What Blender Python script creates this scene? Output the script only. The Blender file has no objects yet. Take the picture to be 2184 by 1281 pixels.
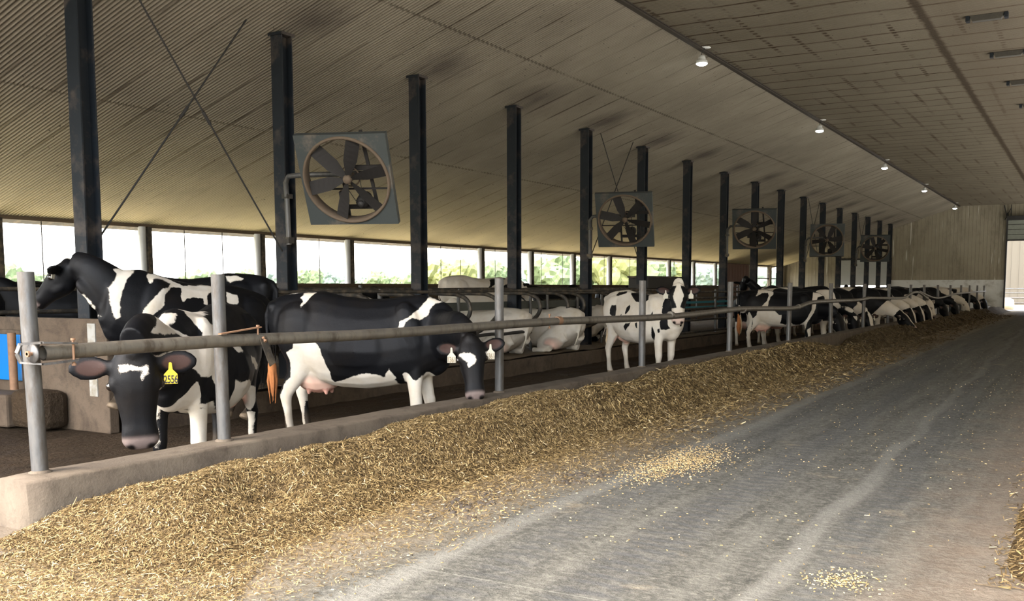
import bpy, bmesh, math, random
import numpy as np
from mathutils import Vector, Matrix, noise
R = math.radians
col = bpy.context.scene.collection
rng = np.random.default_rng(7)
random.seed(7)
# ------------------------------------------------------------------ helpers
def tag(o, label=None, cat=None, group=None, kind=None):
    if label: o['label'] = label
    if cat: o['category'] = cat
    if group: o['group'] = group
    if kind: o['kind'] = kind
    return o
def empty(name, loc=(0, 0, 0), rz=0):
    o = bpy.data.objects.new(name, None); col.objects.link(o)
    o.location = loc; o.rotation_euler = (0, 0, rz); o.empty_display_size = .1
    return o
def mesh_obj(name, me, mat, parent=None):
    o = bpy.data.objects.new(name, me); col.objects.link(o)
    for m in (mat if isinstance(mat, (list, tuple)) else [mat]): me.materials.append(m)
    if parent is not None: o.parent = parent
    return o
def copy_tree(o, parent=None):
    c = o.copy(); col.objects.link(c)
    if parent is not None: c.parent = parent
    for ch in list(o.children): copy_tree(ch, c)
    return c
class MB:
    """collects simple solids into one mesh"""
    def __init__(s): s.v = []; s.f = []; s.sm = []
    def add(s, vs, fs, smooth=False):
        n = len(s.v); s.v += [tuple(v) for v in vs]; s.f += [tuple(i + n for i in f) for f in fs]; s.sm += [smooth] * len(fs)
        return s
    def box(s, x0, x1, y0, y1, z0, z1, M=None):
        vs = [(x, y, z) for z in (z0, z1) for y in (y0, y1) for x in (x0, x1)]
        if M is not None: vs = [M @ Vector(v) for v in vs]
        return s.add(vs, [(0, 2, 3, 1), (4, 5, 7, 6), (0, 1, 5, 4), (2, 6, 7, 3), (0, 4, 6, 2), (1, 3, 7, 5)])
    def bar(s, a, b, w, h, up=(0, 0, 1)):
        a = Vector(a); b = Vector(b); t = (b - a).normalized(); u = t.cross(Vector(up))
        if u.length < 1e-4: u = t.cross(Vector((1, 0, 0)))
        u.normalize(); n = u.cross(t)
        vs = [p + u * sx * w / 2 + n * sz * h / 2 for p in (a, b) for sx, sz in ((-1, -1), (1, -1), (1, 1), (-1, 1))]
        return s.add(vs, [(3, 2, 1, 0), (4, 5, 6, 7), (0, 1, 5, 4), (1, 2, 6, 5), (2, 3, 7, 6), (3, 0, 4, 7)])
    def tube(s, pts, r, n=12, caps=True, hollow=0):
        pts = [Vector(p) for p in pts]; rs = r if isinstance(r, (list, tuple)) else [r] * len(pts)
        up = None; rings = []
        for i, p in enumerate(pts):
            t = (pts[min(i + 1, len(pts) - 1)] - pts[max(i - 1, 0)]).normalized()
            if up is None:
                up = Vector((0, 0, 1)) if abs(t.z) < .9 else Vector((1, 0, 0))
            u = t.cross(up).normalized(); up = u.cross(t).normalized()
            rings.append([p + (u * math.cos(2 * math.pi * k / n) + up * math.sin(2 * math.pi * k / n)) * rs[i] for k in range(n)])
        vs = [v for rg in rings for v in rg]; fs = []
        for i in range(len(rings) - 1):
            for k in range(n):
                a = i * n + k; b = i * n + (k + 1) % n
                fs.append((a, b, b + n, a + n))
        s.add(vs, fs, True)
        if caps:
            s.add(rings[0], [tuple(range(n))[::-1]]); s.add(rings[-1], [tuple(range(n))])
        return s
    def lathe(s, prof, c=(0, 0, 0), n=20, M=None):
        vs = []; fs = []
        for r, z in prof:
            for k in range(n):
                v = Vector((r * math.cos(2 * math.pi * k / n), r * math.sin(2 * math.pi * k / n), z))
                if M is not None: v = M @ v
                vs.append(v + Vector(c))
        for i in range(len(prof) - 1):
            for k in range(n):
                a = i * n + k; b = i * n + (k + 1) % n
                fs.append((a, b, b + n, a + n))
        s.add(vs, fs, True)
        s.add([vs[k] for k in range(n)], [tuple(range(n))[::-1]]); s.add([vs[-n + k] for k in range(n)], [tuple(range(n))])
        return s
    def build(s, name, mat, parent=None, bevel=0):
        me = bpy.data.meshes.new(name); me.from_pydata([tuple(v) for v in s.v], [], s.f)
        me.polygons.foreach_set('use_smooth', s.sm); me.update()
        o = mesh_obj(name, me, mat, parent)
        if bevel:
            m = o.modifiers.new('bevel', 'BEVEL'); m.width = bevel; m.segments = 2; m.limit_method = 'ANGLE'; m.angle_limit = R(50)
        return o
def grid_obj(name, P, mat, parent=None, smooth=True):
    """P: array (n,m,3)"""
    n, m, _ = P.shape
    me = bpy.data.meshes.new(name)
    idx = np.arange(n * m).reshape(n, m)
    q = np.stack([idx[:-1, :-1], idx[1:, :-1], idx[1:, 1:], idx[:-1, 1:]], -1).reshape(-1, 4)
    me.vertices.add(n * m); me.vertices.foreach_set('co', P.reshape(-1).astype(np.float32))
    me.loops.add(q.size); me.loops.foreach_set('vertex_index', q.reshape(-1).astype(np.int32))
    me.polygons.add(len(q)); me.polygons.foreach_set('loop_start', np.arange(len(q), dtype=np.int32) * 4)
    me.polygons.foreach_set('loop_total', np.full(len(q), 4, dtype=np.int32))
    me.update(); me.validate()
    me.polygons.foreach_set('use_smooth', [smooth] * len(q))
    return mesh_obj(name, me, mat, parent)
# ------------------------------------------------------------------ node materials
class NT:
    def __init__(s, name):
        s.m = bpy.data.materials.new(name); s.m.use_nodes = True
        s.t = s.m.node_tree; s.n = s.t.nodes; s.l = s.t.links
        s.b = s.n['Principled BSDF']; s.out = s.n['Material Output']
    def node(s, typ, **kw):
        n = s.n.new(typ)
        for k, v in kw.items(): setattr(n, k, v)
        return n
    def link(s, a, b): s.l.new(a, b)
    def inp(s, n, i, v):
        if hasattr(v, 'is_output') or hasattr(v, 'links'): s.l.new(v, n.inputs[i])
        elif v is not None: n.inputs[i].default_value = v
    def math(s, op, a, b=None, c=None, clamp=False):
        n = s.node('ShaderNodeMath', operation=op); n.use_clamp = clamp
        s.inp(n, 0, a); s.inp(n, 1, b); s.inp(n, 2, c)
        return n.outputs[0]
    def mix(s, f, a, b, bt='MIX'):
        n = s.node('ShaderNodeMix', data_type='RGBA', blend_type=bt); n.clamp_factor = True
        s.inp(n, 0, f)
        for i, v in ((6, a), (7, b)):
            if isinstance(v, (tuple, list)): n.inputs[i].default_value = tuple(v) + ((1,) if len(v) == 3 else ())
            else: s.l.new(v, n.inputs[i])
        return n.outputs[2]
    def coord(s, kind='Object'):
        return s.node('ShaderNodeTexCoord').outputs[kind]
    def sep(s, v):
        n = s.node('ShaderNodeSeparateXYZ'); s.l.new(v, n.inputs[0]); return n.outputs
    def comb(s, x, y, z):
        n = s.node('ShaderNodeCombineXYZ'); s.inp(n, 0, x); s.inp(n, 1, y); s.inp(n, 2, z); return n.outputs[0]
    def map(s, v, scale=(1, 1, 1), loc=(0, 0, 0)):
        n = s.node('ShaderNodeMapping'); s.l.new(v, n.inputs[0]); n.inputs['Scale'].default_value = scale; n.inputs['Location'].default_value = loc
        return n.outputs[0]
    def noise(s, v, scale=5, detail=4, rough=.55, dist=0, out=0):
        n = s.node('ShaderNodeTexNoise'); s.l.new(v, n.inputs['Vector'])
        n.inputs['Scale'].default_value = scale; n.inputs['Detail'].default_value = detail; n.inputs['Roughness'].default_value = rough
        n.inputs['Distortion'].default_value = dist
        return n.outputs[out]
    def voro(s, v, scale=5, feature='F1', out=0):
        n = s.node('ShaderNodeTexVoronoi', feature=feature); s.l.new(v, n.inputs['Vector']); n.inputs['Scale'].default_value = scale
        return n.outputs[out]
    def ramp(s, f, stops):
        n = s.node('ShaderNodeValToRGB'); s.l.new(f, n.inputs[0]); e = n.color_ramp.elements
        while len(e) < len(stops): e.new(.5)
        for i, (p, c) in enumerate(stops):
            e[i].position = p; e[i].color = tuple(c) + ((1,) if len(c) == 3 else ())
        return n.outputs[0]
    def rng(s, f, a, b, c=0, d=1):
        n = s.node('ShaderNodeMapRange'); s.inp(n, 0, f)
        for i, v in enumerate((a, b, c, d)): n.inputs[i + 1].default_value = v
        n.clamp = True
        return n.outputs[0]
    def attr(s, name, out='Fac'):
        n = s.node('ShaderNodeAttribute', attribute_name=name); return n.outputs[out]
    def bump(s, h, strength=.3, dist=.01, normal=None):
        n = s.node('ShaderNodeBump'); s.l.new(h, n.inputs['Height']); n.inputs['Strength'].default_value = strength; n.inputs['Distance'].default_value = dist
        if normal is not None: s.l.new(normal, n.inputs['Normal'])
        return n.outputs[0]
    def done(s, color=None, rough=None, normal=None, metal=None, spec=None):
        b = s.b
        if color is not None:
            if isinstance(color, (tuple, list)): b.inputs['Base Color'].default_value = tuple(color) + (1,)
            else: s.l.new(color, b.inputs['Base Color'])
        if rough is not None: s.inp(b, 'Roughness', rough)
        if metal is not None: s.inp(b, 'Metallic', metal)
        if spec is not None: b.inputs['Specular IOR Level'].default_value = spec
        if normal is not None: s.l.new(normal, b.inputs['Normal'])
        return s.m
def simple(name, c, rough=.6, metal=0, vary=.25, scale=6, spec=.5, bump=.15, dirt=None, dirt_amt=.5):
    t = NT(name); v = t.coord(); n = t.noise(v, scale, 5, .6)
    cc = t.mix(n, tuple(x * (1 - vary) for x in c), tuple(min(1, x * (1 + vary)) for x in c))
    if dirt is not None:
        d = t.rng(t.noise(v, scale * .6, 6, .65), .62 - dirt_amt * .3, .75 - dirt_amt * .2)
        cc = t.mix(d, cc, dirt)
    return t.done(cc, rough, t.bump(t.noise(v, scale * 6, 3), bump, .004), metal, spec)
FRONT_L, FRONT_R, FRONT_Y, FRONT_Z = 13, 9.0, 0.5, 5.7
WORLD, SUN, EXPO = 5.0, 8.0, .45
ZC = -.29
# ------------------------------------------------------------------ materials
def mat_roof(name, flat):
    t = NT(name); v = t.coord(); x, y, z = t.sep(v)
    n1 = t.noise(v, .55, 5, .6); n2 = t.noise(t.map(v, (1.5, 14, 1)), 1.2, 4, .6)
    base = t.mix(t.rng(n1, .3, .7), (.225, .197, .15), (.34, .30, .232))
    base = t.mix(t.math('MULTIPLY', t.rng(n2, .45, .75), .35), base, (.20, .165, .12))
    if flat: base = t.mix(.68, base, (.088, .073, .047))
    # grime along the sheet joints (run up the slope) and fixing rows
    wob = t.math('MULTIPLY', t.math('SUBTRACT', t.noise(t.map(v, (.35, .12, 1)), 1.0, 2), .5), .34 if flat else .10)
    yy = t.math('ADD', y, wob)
    py = t.math('ABSOLUTE', t.math('SUBTRACT', t.math('FRACT', t.math('DIVIDE', t.math('SUBTRACT', yy, 19.2), .775)), .5))
    joint = t.rng(py, .445 if flat else .460, .475 if flat else .482, 0, 1)
    jn = t.rng(t.noise(t.map(v, (1.1, .8, 1)), 1.6, 3), .30 if flat else .32, .50)
    joint = t.math('MULTIPLY', joint, jn if not flat else t.math('ADD', t.math('MULTIPLY', jn, .2), .8))
    base = t.mix(t.math('MULTIPLY', joint, .95 if flat else .8), base, (.045, .028, .014))
    rv = t.math('ABSOLUTE', t.math('SUBTRACT', t.math('FRACT', t.math('DIVIDE', t.math('SUBTRACT', y, 19.2 + .0646 * .25), .0646)), .5))
    base = t.mix(t.math('MULTIPLY', t.rng(rv, .18, .42, 0, 1), .80), base, (.10, .078, .056))
    if flat:
        px_ = t.math('ABSOLUTE', t.math('SUBTRACT', t.math('FRACT', t.math('DIVIDE', t.math('ADD', x, 6.5), .54)), .5))
        row = t.rng(px_, .40, .45, 0, 1)
        dots = t.rng(t.math('ABSOLUTE', t.math('SUBTRACT', t.math('FRACT', t.math('DIVIDE', y, .19)), .5)), .18, .32, 0, 1)
        rn = t.rng(t.noise(t.map(v, (2, .6, 1), (3, 0, 0)), 1.3, 2), .46, .6)
        pass
        base = t.mix(t.math('MULTIPLY', t.math('MULTIPLY', row, dots), t.math('MULTIPLY', rn, .9)), base, (.04, .025, .013))
        dc = t.math('ABSOLUTE', t.math('ADD', x, t.math('ADD', 2.66, t.math('MULTIPLY', t.math('SUBTRACT', t.noise(v, 5, 3), .5), .12))))
        base = t.mix(t.math('MULTIPLY', t.rng(dc, .04, .10, 1, 0), .93), base, (.03, .02, .011))
        base = t.mix(t.math('MULTIPLY', t.rng(x, -3.1, -2.2, 0, .45), 1.0), base, (.10, .075, .05))
    else:
        for xs in (-12.25, -8.53):
            zig = t.math('MULTIPLY', t.math('SUBTRACT', t.math('FRACT', t.math('DIVIDE', y, .129)), .5), .035)
            dx = t.math('ABSOLUTE', t.math('ADD', t.math('SUBTRACT', x, xs), zig))
            ln = t.math('MULTIPLY', t.rng(dx, .012, .03, 1, 0), t.rng(t.noise(t.map(v, (1, 1.4, 1)), 1.5, 4), .3, .5))
            base = t.mix(t.math('MULTIPLY', ln, .6), base, (.04, .026, .014))
        # soot blown from the post heads
        py2 = t.math('SUBTRACT', t.math('FRACT', t.math('DIVIDE', t.math('SUBTRACT', y, 6.96 - 1.3), 3.05)), .5)
        ddy = t.math('MULTIPLY', py2, 3.05)
        ddx = t.math('DIVIDE', t.math('ADD', x, 9.35), .85)
        d2 = t.math('SQRT', t.math('ADD', t.math('MULTIPLY', ddy, ddy), t.math('MULTIPLY', ddx, ddx)))
        d2 = t.math('ADD', d2, t.math('MULTIPLY', t.math('SUBTRACT', t.noise(t.map(v, (.8, 3, 1)), 1.5, 4), .5), .9))
        base = t.mix(t.rng(d2, .05, .75, .62, 0), base, (.05, .036, .032))
        # yellow-green light bounced off the field, painted into the lining near the eave
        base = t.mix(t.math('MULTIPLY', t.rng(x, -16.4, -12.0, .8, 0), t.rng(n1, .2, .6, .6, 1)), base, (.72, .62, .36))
    sp = t.rng(t.noise(v, 22, 2, .5), .70, .76)
    base = t.mix(t.math('MULTIPLY', sp, .8), base, (.04, .028, .02))
    return t.done(base, .55, t.bump(t.noise(v, 30, 3), .1, .003), 0, .35)
M = {}
M['roof_slope'] = mat_roof('dirty ribbed roof lining', False)
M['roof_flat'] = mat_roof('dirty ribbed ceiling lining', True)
M['column'] = simple('dark blue grey painted steel', (.009, .012, .016), .55, 0, .3, 3, .25, .1, (.07, .055, .045), .35)
M['dark_steel'] = simple('grimy dark pipe', (.034, .030, .025), .55, .3, .35, 9, .4, .3, (.14, .11, .075), .5)
def mat_galv(name, a, b, dirt):
    t = NT(name); v = t.coord(); n = t.noise(t.map(v, (6, 6, 1.2)), 3, 6, .7)
    c = t.mix(t.rng(n, .3, .7), a, b)
    d = t.rng(t.noise(t.map(v, (3, 3, .7), (5, 0, 0)), 3.2, 6, .75), .5, .66)
    c = t.mix(t.math('MULTIPLY', d, .8), c, dirt)
    return t.done(c, t.rng(n, .3, .7, .35, .6), t.bump(t.noise(v, 60, 4), .25, .002), .35, .5)
M['galv'] = mat_galv('weathered galvanised pipe', (.055, .057, .060), (.115, .108, .096), (.050, .037, .025))
M['rail'] = mat_galv('mud rubbed rail pipe', (.085, .078, .066), (.15, .13, .10), (.04, .03, .02))
M['rust'] = simple('rusty iron', (.20, .11, .06), .75, .2, .4, 20)
def mat_conc(name, a, b, stain, scale=2.0, st=.5, rough=.85):
    t = NT(name); v = t.coord(); n = t.noise(v, scale, 7, .65); n2 = t.noise(v, scale * 9, 5, .7)
    c = t.mix(t.rng(n, .3, .7), a, b); c = t.mix(t.math('MULTIPLY', t.rng(n2, .5, .75), .5), c, stain)
    c = t.mix(t.rng(t.noise(v, scale * 1.7, 6, .7, .6), st, st + .2, 0, .8), c, stain)
    return t.done(c, rough, t.bump(t.math('ADD', n2, t.noise(v, scale * 40, 3)), .45, .008), 0, .3)
M['curb'] = mat_conc('worn feed curb concrete', (.125, .101, .073), (.078, .060, .043), (.036, .026, .018), 1.6, .5)
M['wall_conc'] = mat_conc('muck splashed concrete', (.105, .077, .052), (.066, .045, .028), (.028, .019, .012), 1.3, .48)
M['muck'] = None
def mat_muck():
    t = NT('wet manure covered floor'); v = t.coord(); n = t.noise(t.map(v, (1.5, .5, 1)), 1.6, 7, .65); n2 = t.noise(v, 18, 5, .7)
    c = t.mix(t.rng(n, .3, .7), (.022, .014, .007), (.052, .033, .017))
    c = t.mix(t.rng(t.voro(v, 26), .0, .12, .55, 0), c, (.35, .28, .17))
    return t.done(c, t.rng(n, .35, .65, .55, .9), t.bump(t.math('ADD', n, t.math('MULTIPLY', n2, .6)), 1.0, .08), 0, .18)
M['muck'] = mat_muck()
def mat_alley():
    t = NT('dusty feed alley concrete'); v = t.coord(); x, y, z = t.sep(v)
    n = t.noise(v, .8, 6, .6); streak = t.noise(t.map(v, (3.2, .16, 1)), 2.2, 6, .65); fine = t.noise(v, 24, 5, .75); mid = t.noise(v, 6, 6, .7)
    c = t.mix(t.rng(streak, .32, .68), (.036, .036, .031), (.105, .103, .088))
    c = t.mix(t.math('MULTIPLY', t.rng(n, .4, .7), .5), c, (.075, .072, .062))
    c = t.mix(t.math('MULTIPLY', t.rng(mid, .45, .7), .5), c, (.155, .15, .13))
    c = t.mix(t.math('MULTIPLY', t.rng(fine, .45, .7), .6), c, (.185, .178, .148))
    c = t.mix(t.math('MULTIPLY', t.rng(t.noise(v, 11, 6, .8, .3), .52, .66), .55), c, (.045, .043, .038))
    # tyre lanes, slightly oblique, with cross lugs
    for x0, k, w, s in ((-1.75, .02, .14, .75), (-2.62, .012, .07, -.9), (-1.12, .02, .05, -.8), (-.85, .03, .11, .6), (-3.3, .0, .16, .6), (-2.25, .02, .12, .5)):
        xx = t.math('ABSOLUTE', t.math('ADD', t.math('SUBTRACT', x, x0), t.math('ADD', t.math('MULTIPLY', y, k), t.math('MULTIPLY', t.math('SUBTRACT', t.noise(v, .5, 2), .5), .35))))
        band = t.rng(xx, w * .6, w * 1.5, 1, 0)
        if s > 0:
            lug = t.rng(t.math('SINE', t.math('ADD', t.math('MULTIPLY', y, 52), t.math('MULTIPLY', t.noise(v, 5, 2), 7))), -.2, .7, .25, 1)
            c = t.mix(t.math('MULTIPLY', t.math('MULTIPLY', band, lug), s * t_k(s)), c, (.06, .062, .064))
        else:
            c = t.mix(t.math('MULTIPLY', band, .4), c, (.19, .185, .165))
    # feed dust beside the piles
    dust = t.math('ADD', x, t.math('MULTIPLY', t.math('SUBTRACT', t.noise(v, 2.4, 6, .7), .5), 1.1))
    c = t.mix(t.rng(dust, -3.6, -2.7, .85, 0), c, (.21, .158, .095))
    c = t.mix(t.rng(dust, -.95, -.1, 0, .6), c, (.20, .145, .10))
    c = t.mix(t.math('MULTIPLY', t.rng(t.noise(v, 1.7, 5, .7, .4), .62, .7), .45), c, (.25, .205, .14))
    # sawn joint
    jl = t.math('ABSOLUTE', t.math('SUBTRACT', y, t.math('ADD', 3.52, t.math('MULTIPLY', t.noise(v, 3, 2), .012))))
    c = t.mix(t.rng(jl, .002, .006, .5, 0), c, (.22, .22, .19))
    jl = t.math('ABSOLUTE', t.math('SUBTRACT', y, 9.0))
    c = t.mix(t.rng(jl, .004, .012, .5, 0), c, (.04, .04, .04))
    h = t.math('ADD', t.math('MULTIPLY', mid, .6), fine)
    return t.done(c, .9, t.bump(h, .8, .015), 0, .15)
def t_k(s): return .85
M['alley'] = mat_alley()
def mat_straw_base():
    t = NT('chopped straw feed'); v = t.coord(); n = t.noise(v, 3, 6, .7); f = t.noise(t.map(v, (1, 1, 1)), 55, 4, .8); y = t.sep(v)[1]
    c = t.ramp(f, [(.3, (.022, .014, .006)), (.48, (.07, .045, .02)), (.6, (.16, .11, .05)), (.75, (.26, .20, .10))])
    c = t.mix(t.rng(n, .45, .7, 0, .5), c, (.15, .10, .045))
    c = t.mix(t.rng(y, 17, 22, 0, .8), c, (.055, .038, .020))  # far pile darker: older feed, plus dimmer light put into the colour
    return t.done(c, .9, t.bump(f, .9, .03), 0, .15)
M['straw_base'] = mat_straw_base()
def mat_straw():
    t = NT('straw stalks'); r = t.attr('tone'); y = t.sep(t.coord())[1]
    c = t.ramp(r, [(0, (.030, .019, .008)), (.3, (.115, .076, .030)), (.6, (.23, .16, .066)), (.85, (.38, .285, .14)), (1, (.58, .49, .32))])
    c = t.mix(t.rng(y, 17, 22, 0, .8), c, (.075, .052, .026))  # far stalks darkened likewise for old feed and painted-in dim light
    return t.done(c, .6, None, 0, .3)
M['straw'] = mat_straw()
M['bedding'] = simple('trampled bedding', (.14, .105, .062), .95, 0, .5, 9, .2, .8, (.10, .07, .04), .7)
M['board'] = simple('old side boards', (.10, .072, .046), .8, 0, .4, 4, .3, .3)
M['post_light'] = simple('pale galvanised wall post', (.42, .43, .43), .5, .1, .15, 3)
M['brown_door'] = simple('red brown painted wood', (.13, .055, .03), .7, 0, .25, 3)
M['end_upper'] = None
def mat_endwall(name, a, b, grime, zlo):
    t = NT(name); v = t.coord(); x, y, z = t.sep(v)
    rib = t.rng(t.math('ABSOLUTE', t.math('SUBTRACT', t.math('FRACT', t.math('DIVIDE', x, .19)), .5)), .40, .5, 0, 1)
    c = t.mix(t.rng(t.noise(v, .9, 5, .6), .3, .7), a, b)
    c = t.mix(t.math('MULTIPLY', rib, .35), c, grime)
    c = t.mix(t.math('MULTIPLY', t.rng(t.noise(t.map(v, (1, 1, .35)), 1.4, 6, .7), .5, .72), .7), c, grime)
    c = t.mix(t.rng(t.noise(t.map(v, (5, 1, .35)), 1.2, 2), .68, .74, 0, .6), c, (.75, .72, .62))
    return t.done(c, .6, t.bump(rib, .6, .02), 0, .3)
M['end_upper'] = mat_endwall('ribbed beige end wall', (.32, .28, .20), (.25, .215, .15), (.12, .10, .065), 0)
M['end_lower'] = simple('white washed wall base', (.62, .62, .58), .7, 0, .1, 2, .3, .1, (.35, .33, .28), .3)
M['shutter'] = simple('grey sectional door', (.46, .47, .45), .5, 0, .08, 2)
M['black'] = simple('dark opening trim', (.02, .018, .016), .7)
M['fan_frame'] = simple('grey galvanised fan housing', (.055, .062, .060), .5, .25, .12, 4, .4, .1, (.17, .14, .11), .3)
M['fan_ring'] = simple('dusty fan ring', (.10, .07, .045), .8, 0, .3, 12)
M['fan_blade'] = simple('dusty fan blade', (.011, .0085, .007), .8, 0, .3, 10)
M['plastic_blue'] = simple('bright blue plastic', (.0, .13, .40), .4, 0, .1, 3, .5, .05, (.02, .09, .18), .25)
M['teal'] = simple('teal painted rail', (.03, .22, .27), .5)
M['yellow_tag'] = simple('yellow plastic tag', (.62, .42, .01), .4, 0, .05)
M['white_tag'] = simple('off white plastic tag', (.42, .39, .31), .5, 0, .08)
M['ink'] = simple('black ink', (.012, .012, .012), .6, 0, 0)
M['ink_faded'] = simple('faded brown ink', (.22, .17, .10), .6, 0, 0)
M['collar'] = simple('olive webbing', (.16, .15, .08), .8)
M['blue_strap'] = simple('blue webbing', (.02, .12, .38), .7)
M['eye'] = simple('dark wet eye', (.010, .007, .005), .06, 0, 0, 4, .8, 0)
M['lamp_white'] = simple('white lamp housing', (.65, .65, .62), .4)
t = NT('lit lamp lens'); t.b.inputs['Emission Color'].default_value = (.95, 1, .98, 1); t.b.inputs['Emission Strength'].default_value = 40; M['lamp_lit'] = t.done((.9, .9, .9), .3)
M['tail_hair'] = simple('matted tail hair', (.55, .42, .27), .9, 0, .35, 30, .2, .8)
M['tail_rust'] = simple('rusty stained tail hair', (.36, .14, .05), .9, 0, .35, 30, .2, .8)
M['tail_black'] = simple('black tail hair', (.02, .018, .016), .8, 0, .3, 30, .2, .8)
def mat_coat(name, white=(.53, .485, .415)):
    t = NT(name); v = t.coord()
    s = t.attr('coat'); f = t.noise(v, 9, 5, .7); hair = t.noise(t.map(v, (50, 50, 18)), 6, 3, .7)
    sd = t.math('ADD', s, t.math('ADD', t.math('MULTIPLY', t.math('SUBTRACT', f, .5), .055), t.math('MULTIPLY', t.math('SUBTRACT', hair, .5), .03)))
    w = t.rng(sd, -.003, .003)
    wn = t.noise(v, 3.5, 6, .65)
    wc = t.mix(t.rng(wn, .42, .75, 0, .55), white, tuple(a * b for a, b in zip(white, (.72, .60, .42))))
    bc = t.mix(t.rng(t.noise(v, 2.5, 5, .6), .5, .8), (.0024, .0026, .0034), (.0075, .0058, .0046))
    c = t.mix(w, bc, wc)
    k = t.attr('skin', 'Color'); a = t.attr('skin', 'Alpha')
    c = t.mix(a, c, k)
    h = t.math('ADD', t.math('MULTIPLY', hair, .5), t.noise(v, 14, 5, .6))
    m = t.done(c, t.math('ADD', t.math('MULTIPLY', w, .2), .52), t.bump(h, .28, .012), 0, .16)
    return m
M['coat'] = mat_coat('short black and white hide')
M['leaf1'] = simple('sunlit light green foliage', (.085, .115, .05), .9, 0, .3, 2.2)
M['leaf2'] = simple('blue green distant foliage', (.10, .13, .10), .9, 0, .25, 2)
M['leaf3'] = simple('yellow green foliage', (.115, .125, .04), .9, 0, .3, 2.2)
M['bark'] = simple('tree bark', (.12, .09, .06), .9)
def mat_field():
    t = NT('open grass field'); v = t.coord(); n = t.noise(v, .03, 5, .6)
    c = t.mix(t.rng(n, .35, .65), (.13, .14, .075), (.16, .155, .10))
    return t.done(c, .95, None, 0, .1)
M['field'] = mat_field()
M['pale_wall'] = simple('sunlit pale wall', (.055, .048, .034), .8, 0, .06, .7)
M['yard'] = simple('pale concrete yard', (.11, .10, .09), .9, 0, .12, 1)
M['red_roof'] = simple('grey blue farmhouse roof', (.25, .32, .40), .7)
# ------------------------------------------------------------------ building shell
SL = (5.775 - 2.546) / (16.375 - 6.63)
Y0, Y1 = FRONT_Y, 58.75
def ribbed(name, xa, za, xb, zb, mat, nx=2):
    per = .775 / 12
    ys = np.arange(Y0, Y1 + per / 8, per / 8)
    w = np.sin((ys - 19.2) / per * 2 * np.pi)
    w = np.sign(w) * np.abs(w) ** .8 * .016
    xs = np.linspace(xa, xb, nx); zs = np.linspace(za, zb, nx)
    P = np.zeros((len(ys), nx, 3)); P[:, :, 0] = xs[None]; P[:, :, 1] = ys[:, None]; P[:, :, 2] = zs[None] + w[:, None]
    o = grid_obj(name, P, mat, smooth=False); return tag(o, kind='structure')
ribbed('ceiling_slope_left', -16.45, 2.521, -6.63, 5.775, M['roof_slope'])
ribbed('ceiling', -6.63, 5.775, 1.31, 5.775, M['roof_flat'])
ribbed('ceiling_slope_right', 1.31, 5.775, 11.1, 2.53, M['roof_slope'])
# roofing above keeps the daylight out
mb = MB()
for xa, za, xb, zb in ((-17.0, 2.44, -6.63, 5.90), (-6.63, 5.90, 1.31, 5.90), (1.31, 5.90, 11.6, 2.44)):
    mb.add([(xa, Y0, za), (xb, Y0, zb), (xb, Y1, zb), (xa, Y1, za), (xa, Y0, za + .06), (xb, Y0, zb + .06), (xb, Y1, zb + .06), (xa, Y1, za + .06)],
           [(0, 1, 2, 3), (7, 6, 5, 4), (0, 4, 5, 1), (1, 5, 6, 2), (2, 6, 7, 3), (3, 7, 4, 0)])
tag(mb.build('roof', M['dark_steel']), kind='structure')
# break line where the slope meets the flat lining
mb = MB(); mb.bar((-6.62, Y0, 5.75), (-6.62, Y1, 5.75), .085, .045)
mb.bar((-6.56, Y0, 5.76), (-6.56, Y1, 5.76), .02, .02)
tag(mb.build('trim_1', simple('dark bronze corner flashing', (.028, .019, .010), .7)), kind='structure')
mb = MB(); mb.bar((-16.40, Y0, 2.50), (-16.40, Y1, 2.50), .06, .07)
tag(mb.build('trim_2', M['board']), kind='structure')
# ground and floors
mb = MB(); mb.box(-4.79, 1.2, Y0, Y1, -.35, 0); tag(mb.build('floor', M['alley']), kind='structure')
mb = MB(); mb.box(-8.90, -5.08, Y0, Y1, -.6, ZC); mb.box(-16.3, -13.2, Y0, Y1, -.6, ZC); mb.box(-13.2, -8.90, Y0, 7.05, -.6, ZC)
tag(mb.build('floor_cow_alley', M['muck']), kind='structure')
def bumpy(name, xa, xb, ya, yb, z0, amp, mat, step=.12, seed=0):
    xs = np.arange(xa, xb + step / 2, step); ys = np.arange(ya, yb + step, step)
    P = np.zeros((len(xs), len(ys), 3)); P[:, :, 0] = xs[:, None]; P[:, :, 1] = ys[None]
    for i in range(len(xs)):
        for j in range(len(ys)):
            P[i, j, 2] = z0 + amp * (noise.noise(Vector((xs[i] * 1.9, ys[j] * 1.2, seed))) + .5 * noise.noise(Vector((xs[i] * 6, ys[j] * 6, seed))))
    return grid_obj(name, P, mat)
tag(bumpy('manure_layer', -8.88, -5.09, 1.5, 30, ZC + .016, .022, M['muck'], .08), 'wet brown manure spread over the cow alley floor', 'manure', kind='stuff')
mb = MB(); mb.box(-13.2, -8.90, 7.05, Y1, -.6, 0.0)
tag(mb.build('floor_stall_platform', M['wall_conc']), kind='structure')
tag(bumpy('stall_bedding', -13.1, -8.98, 7.2, 58, .028, .03, M['bedding'], .2, 5), 'trampled straw and sawdust bedding on the stall platform', 'bedding', kind='stuff')
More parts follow.
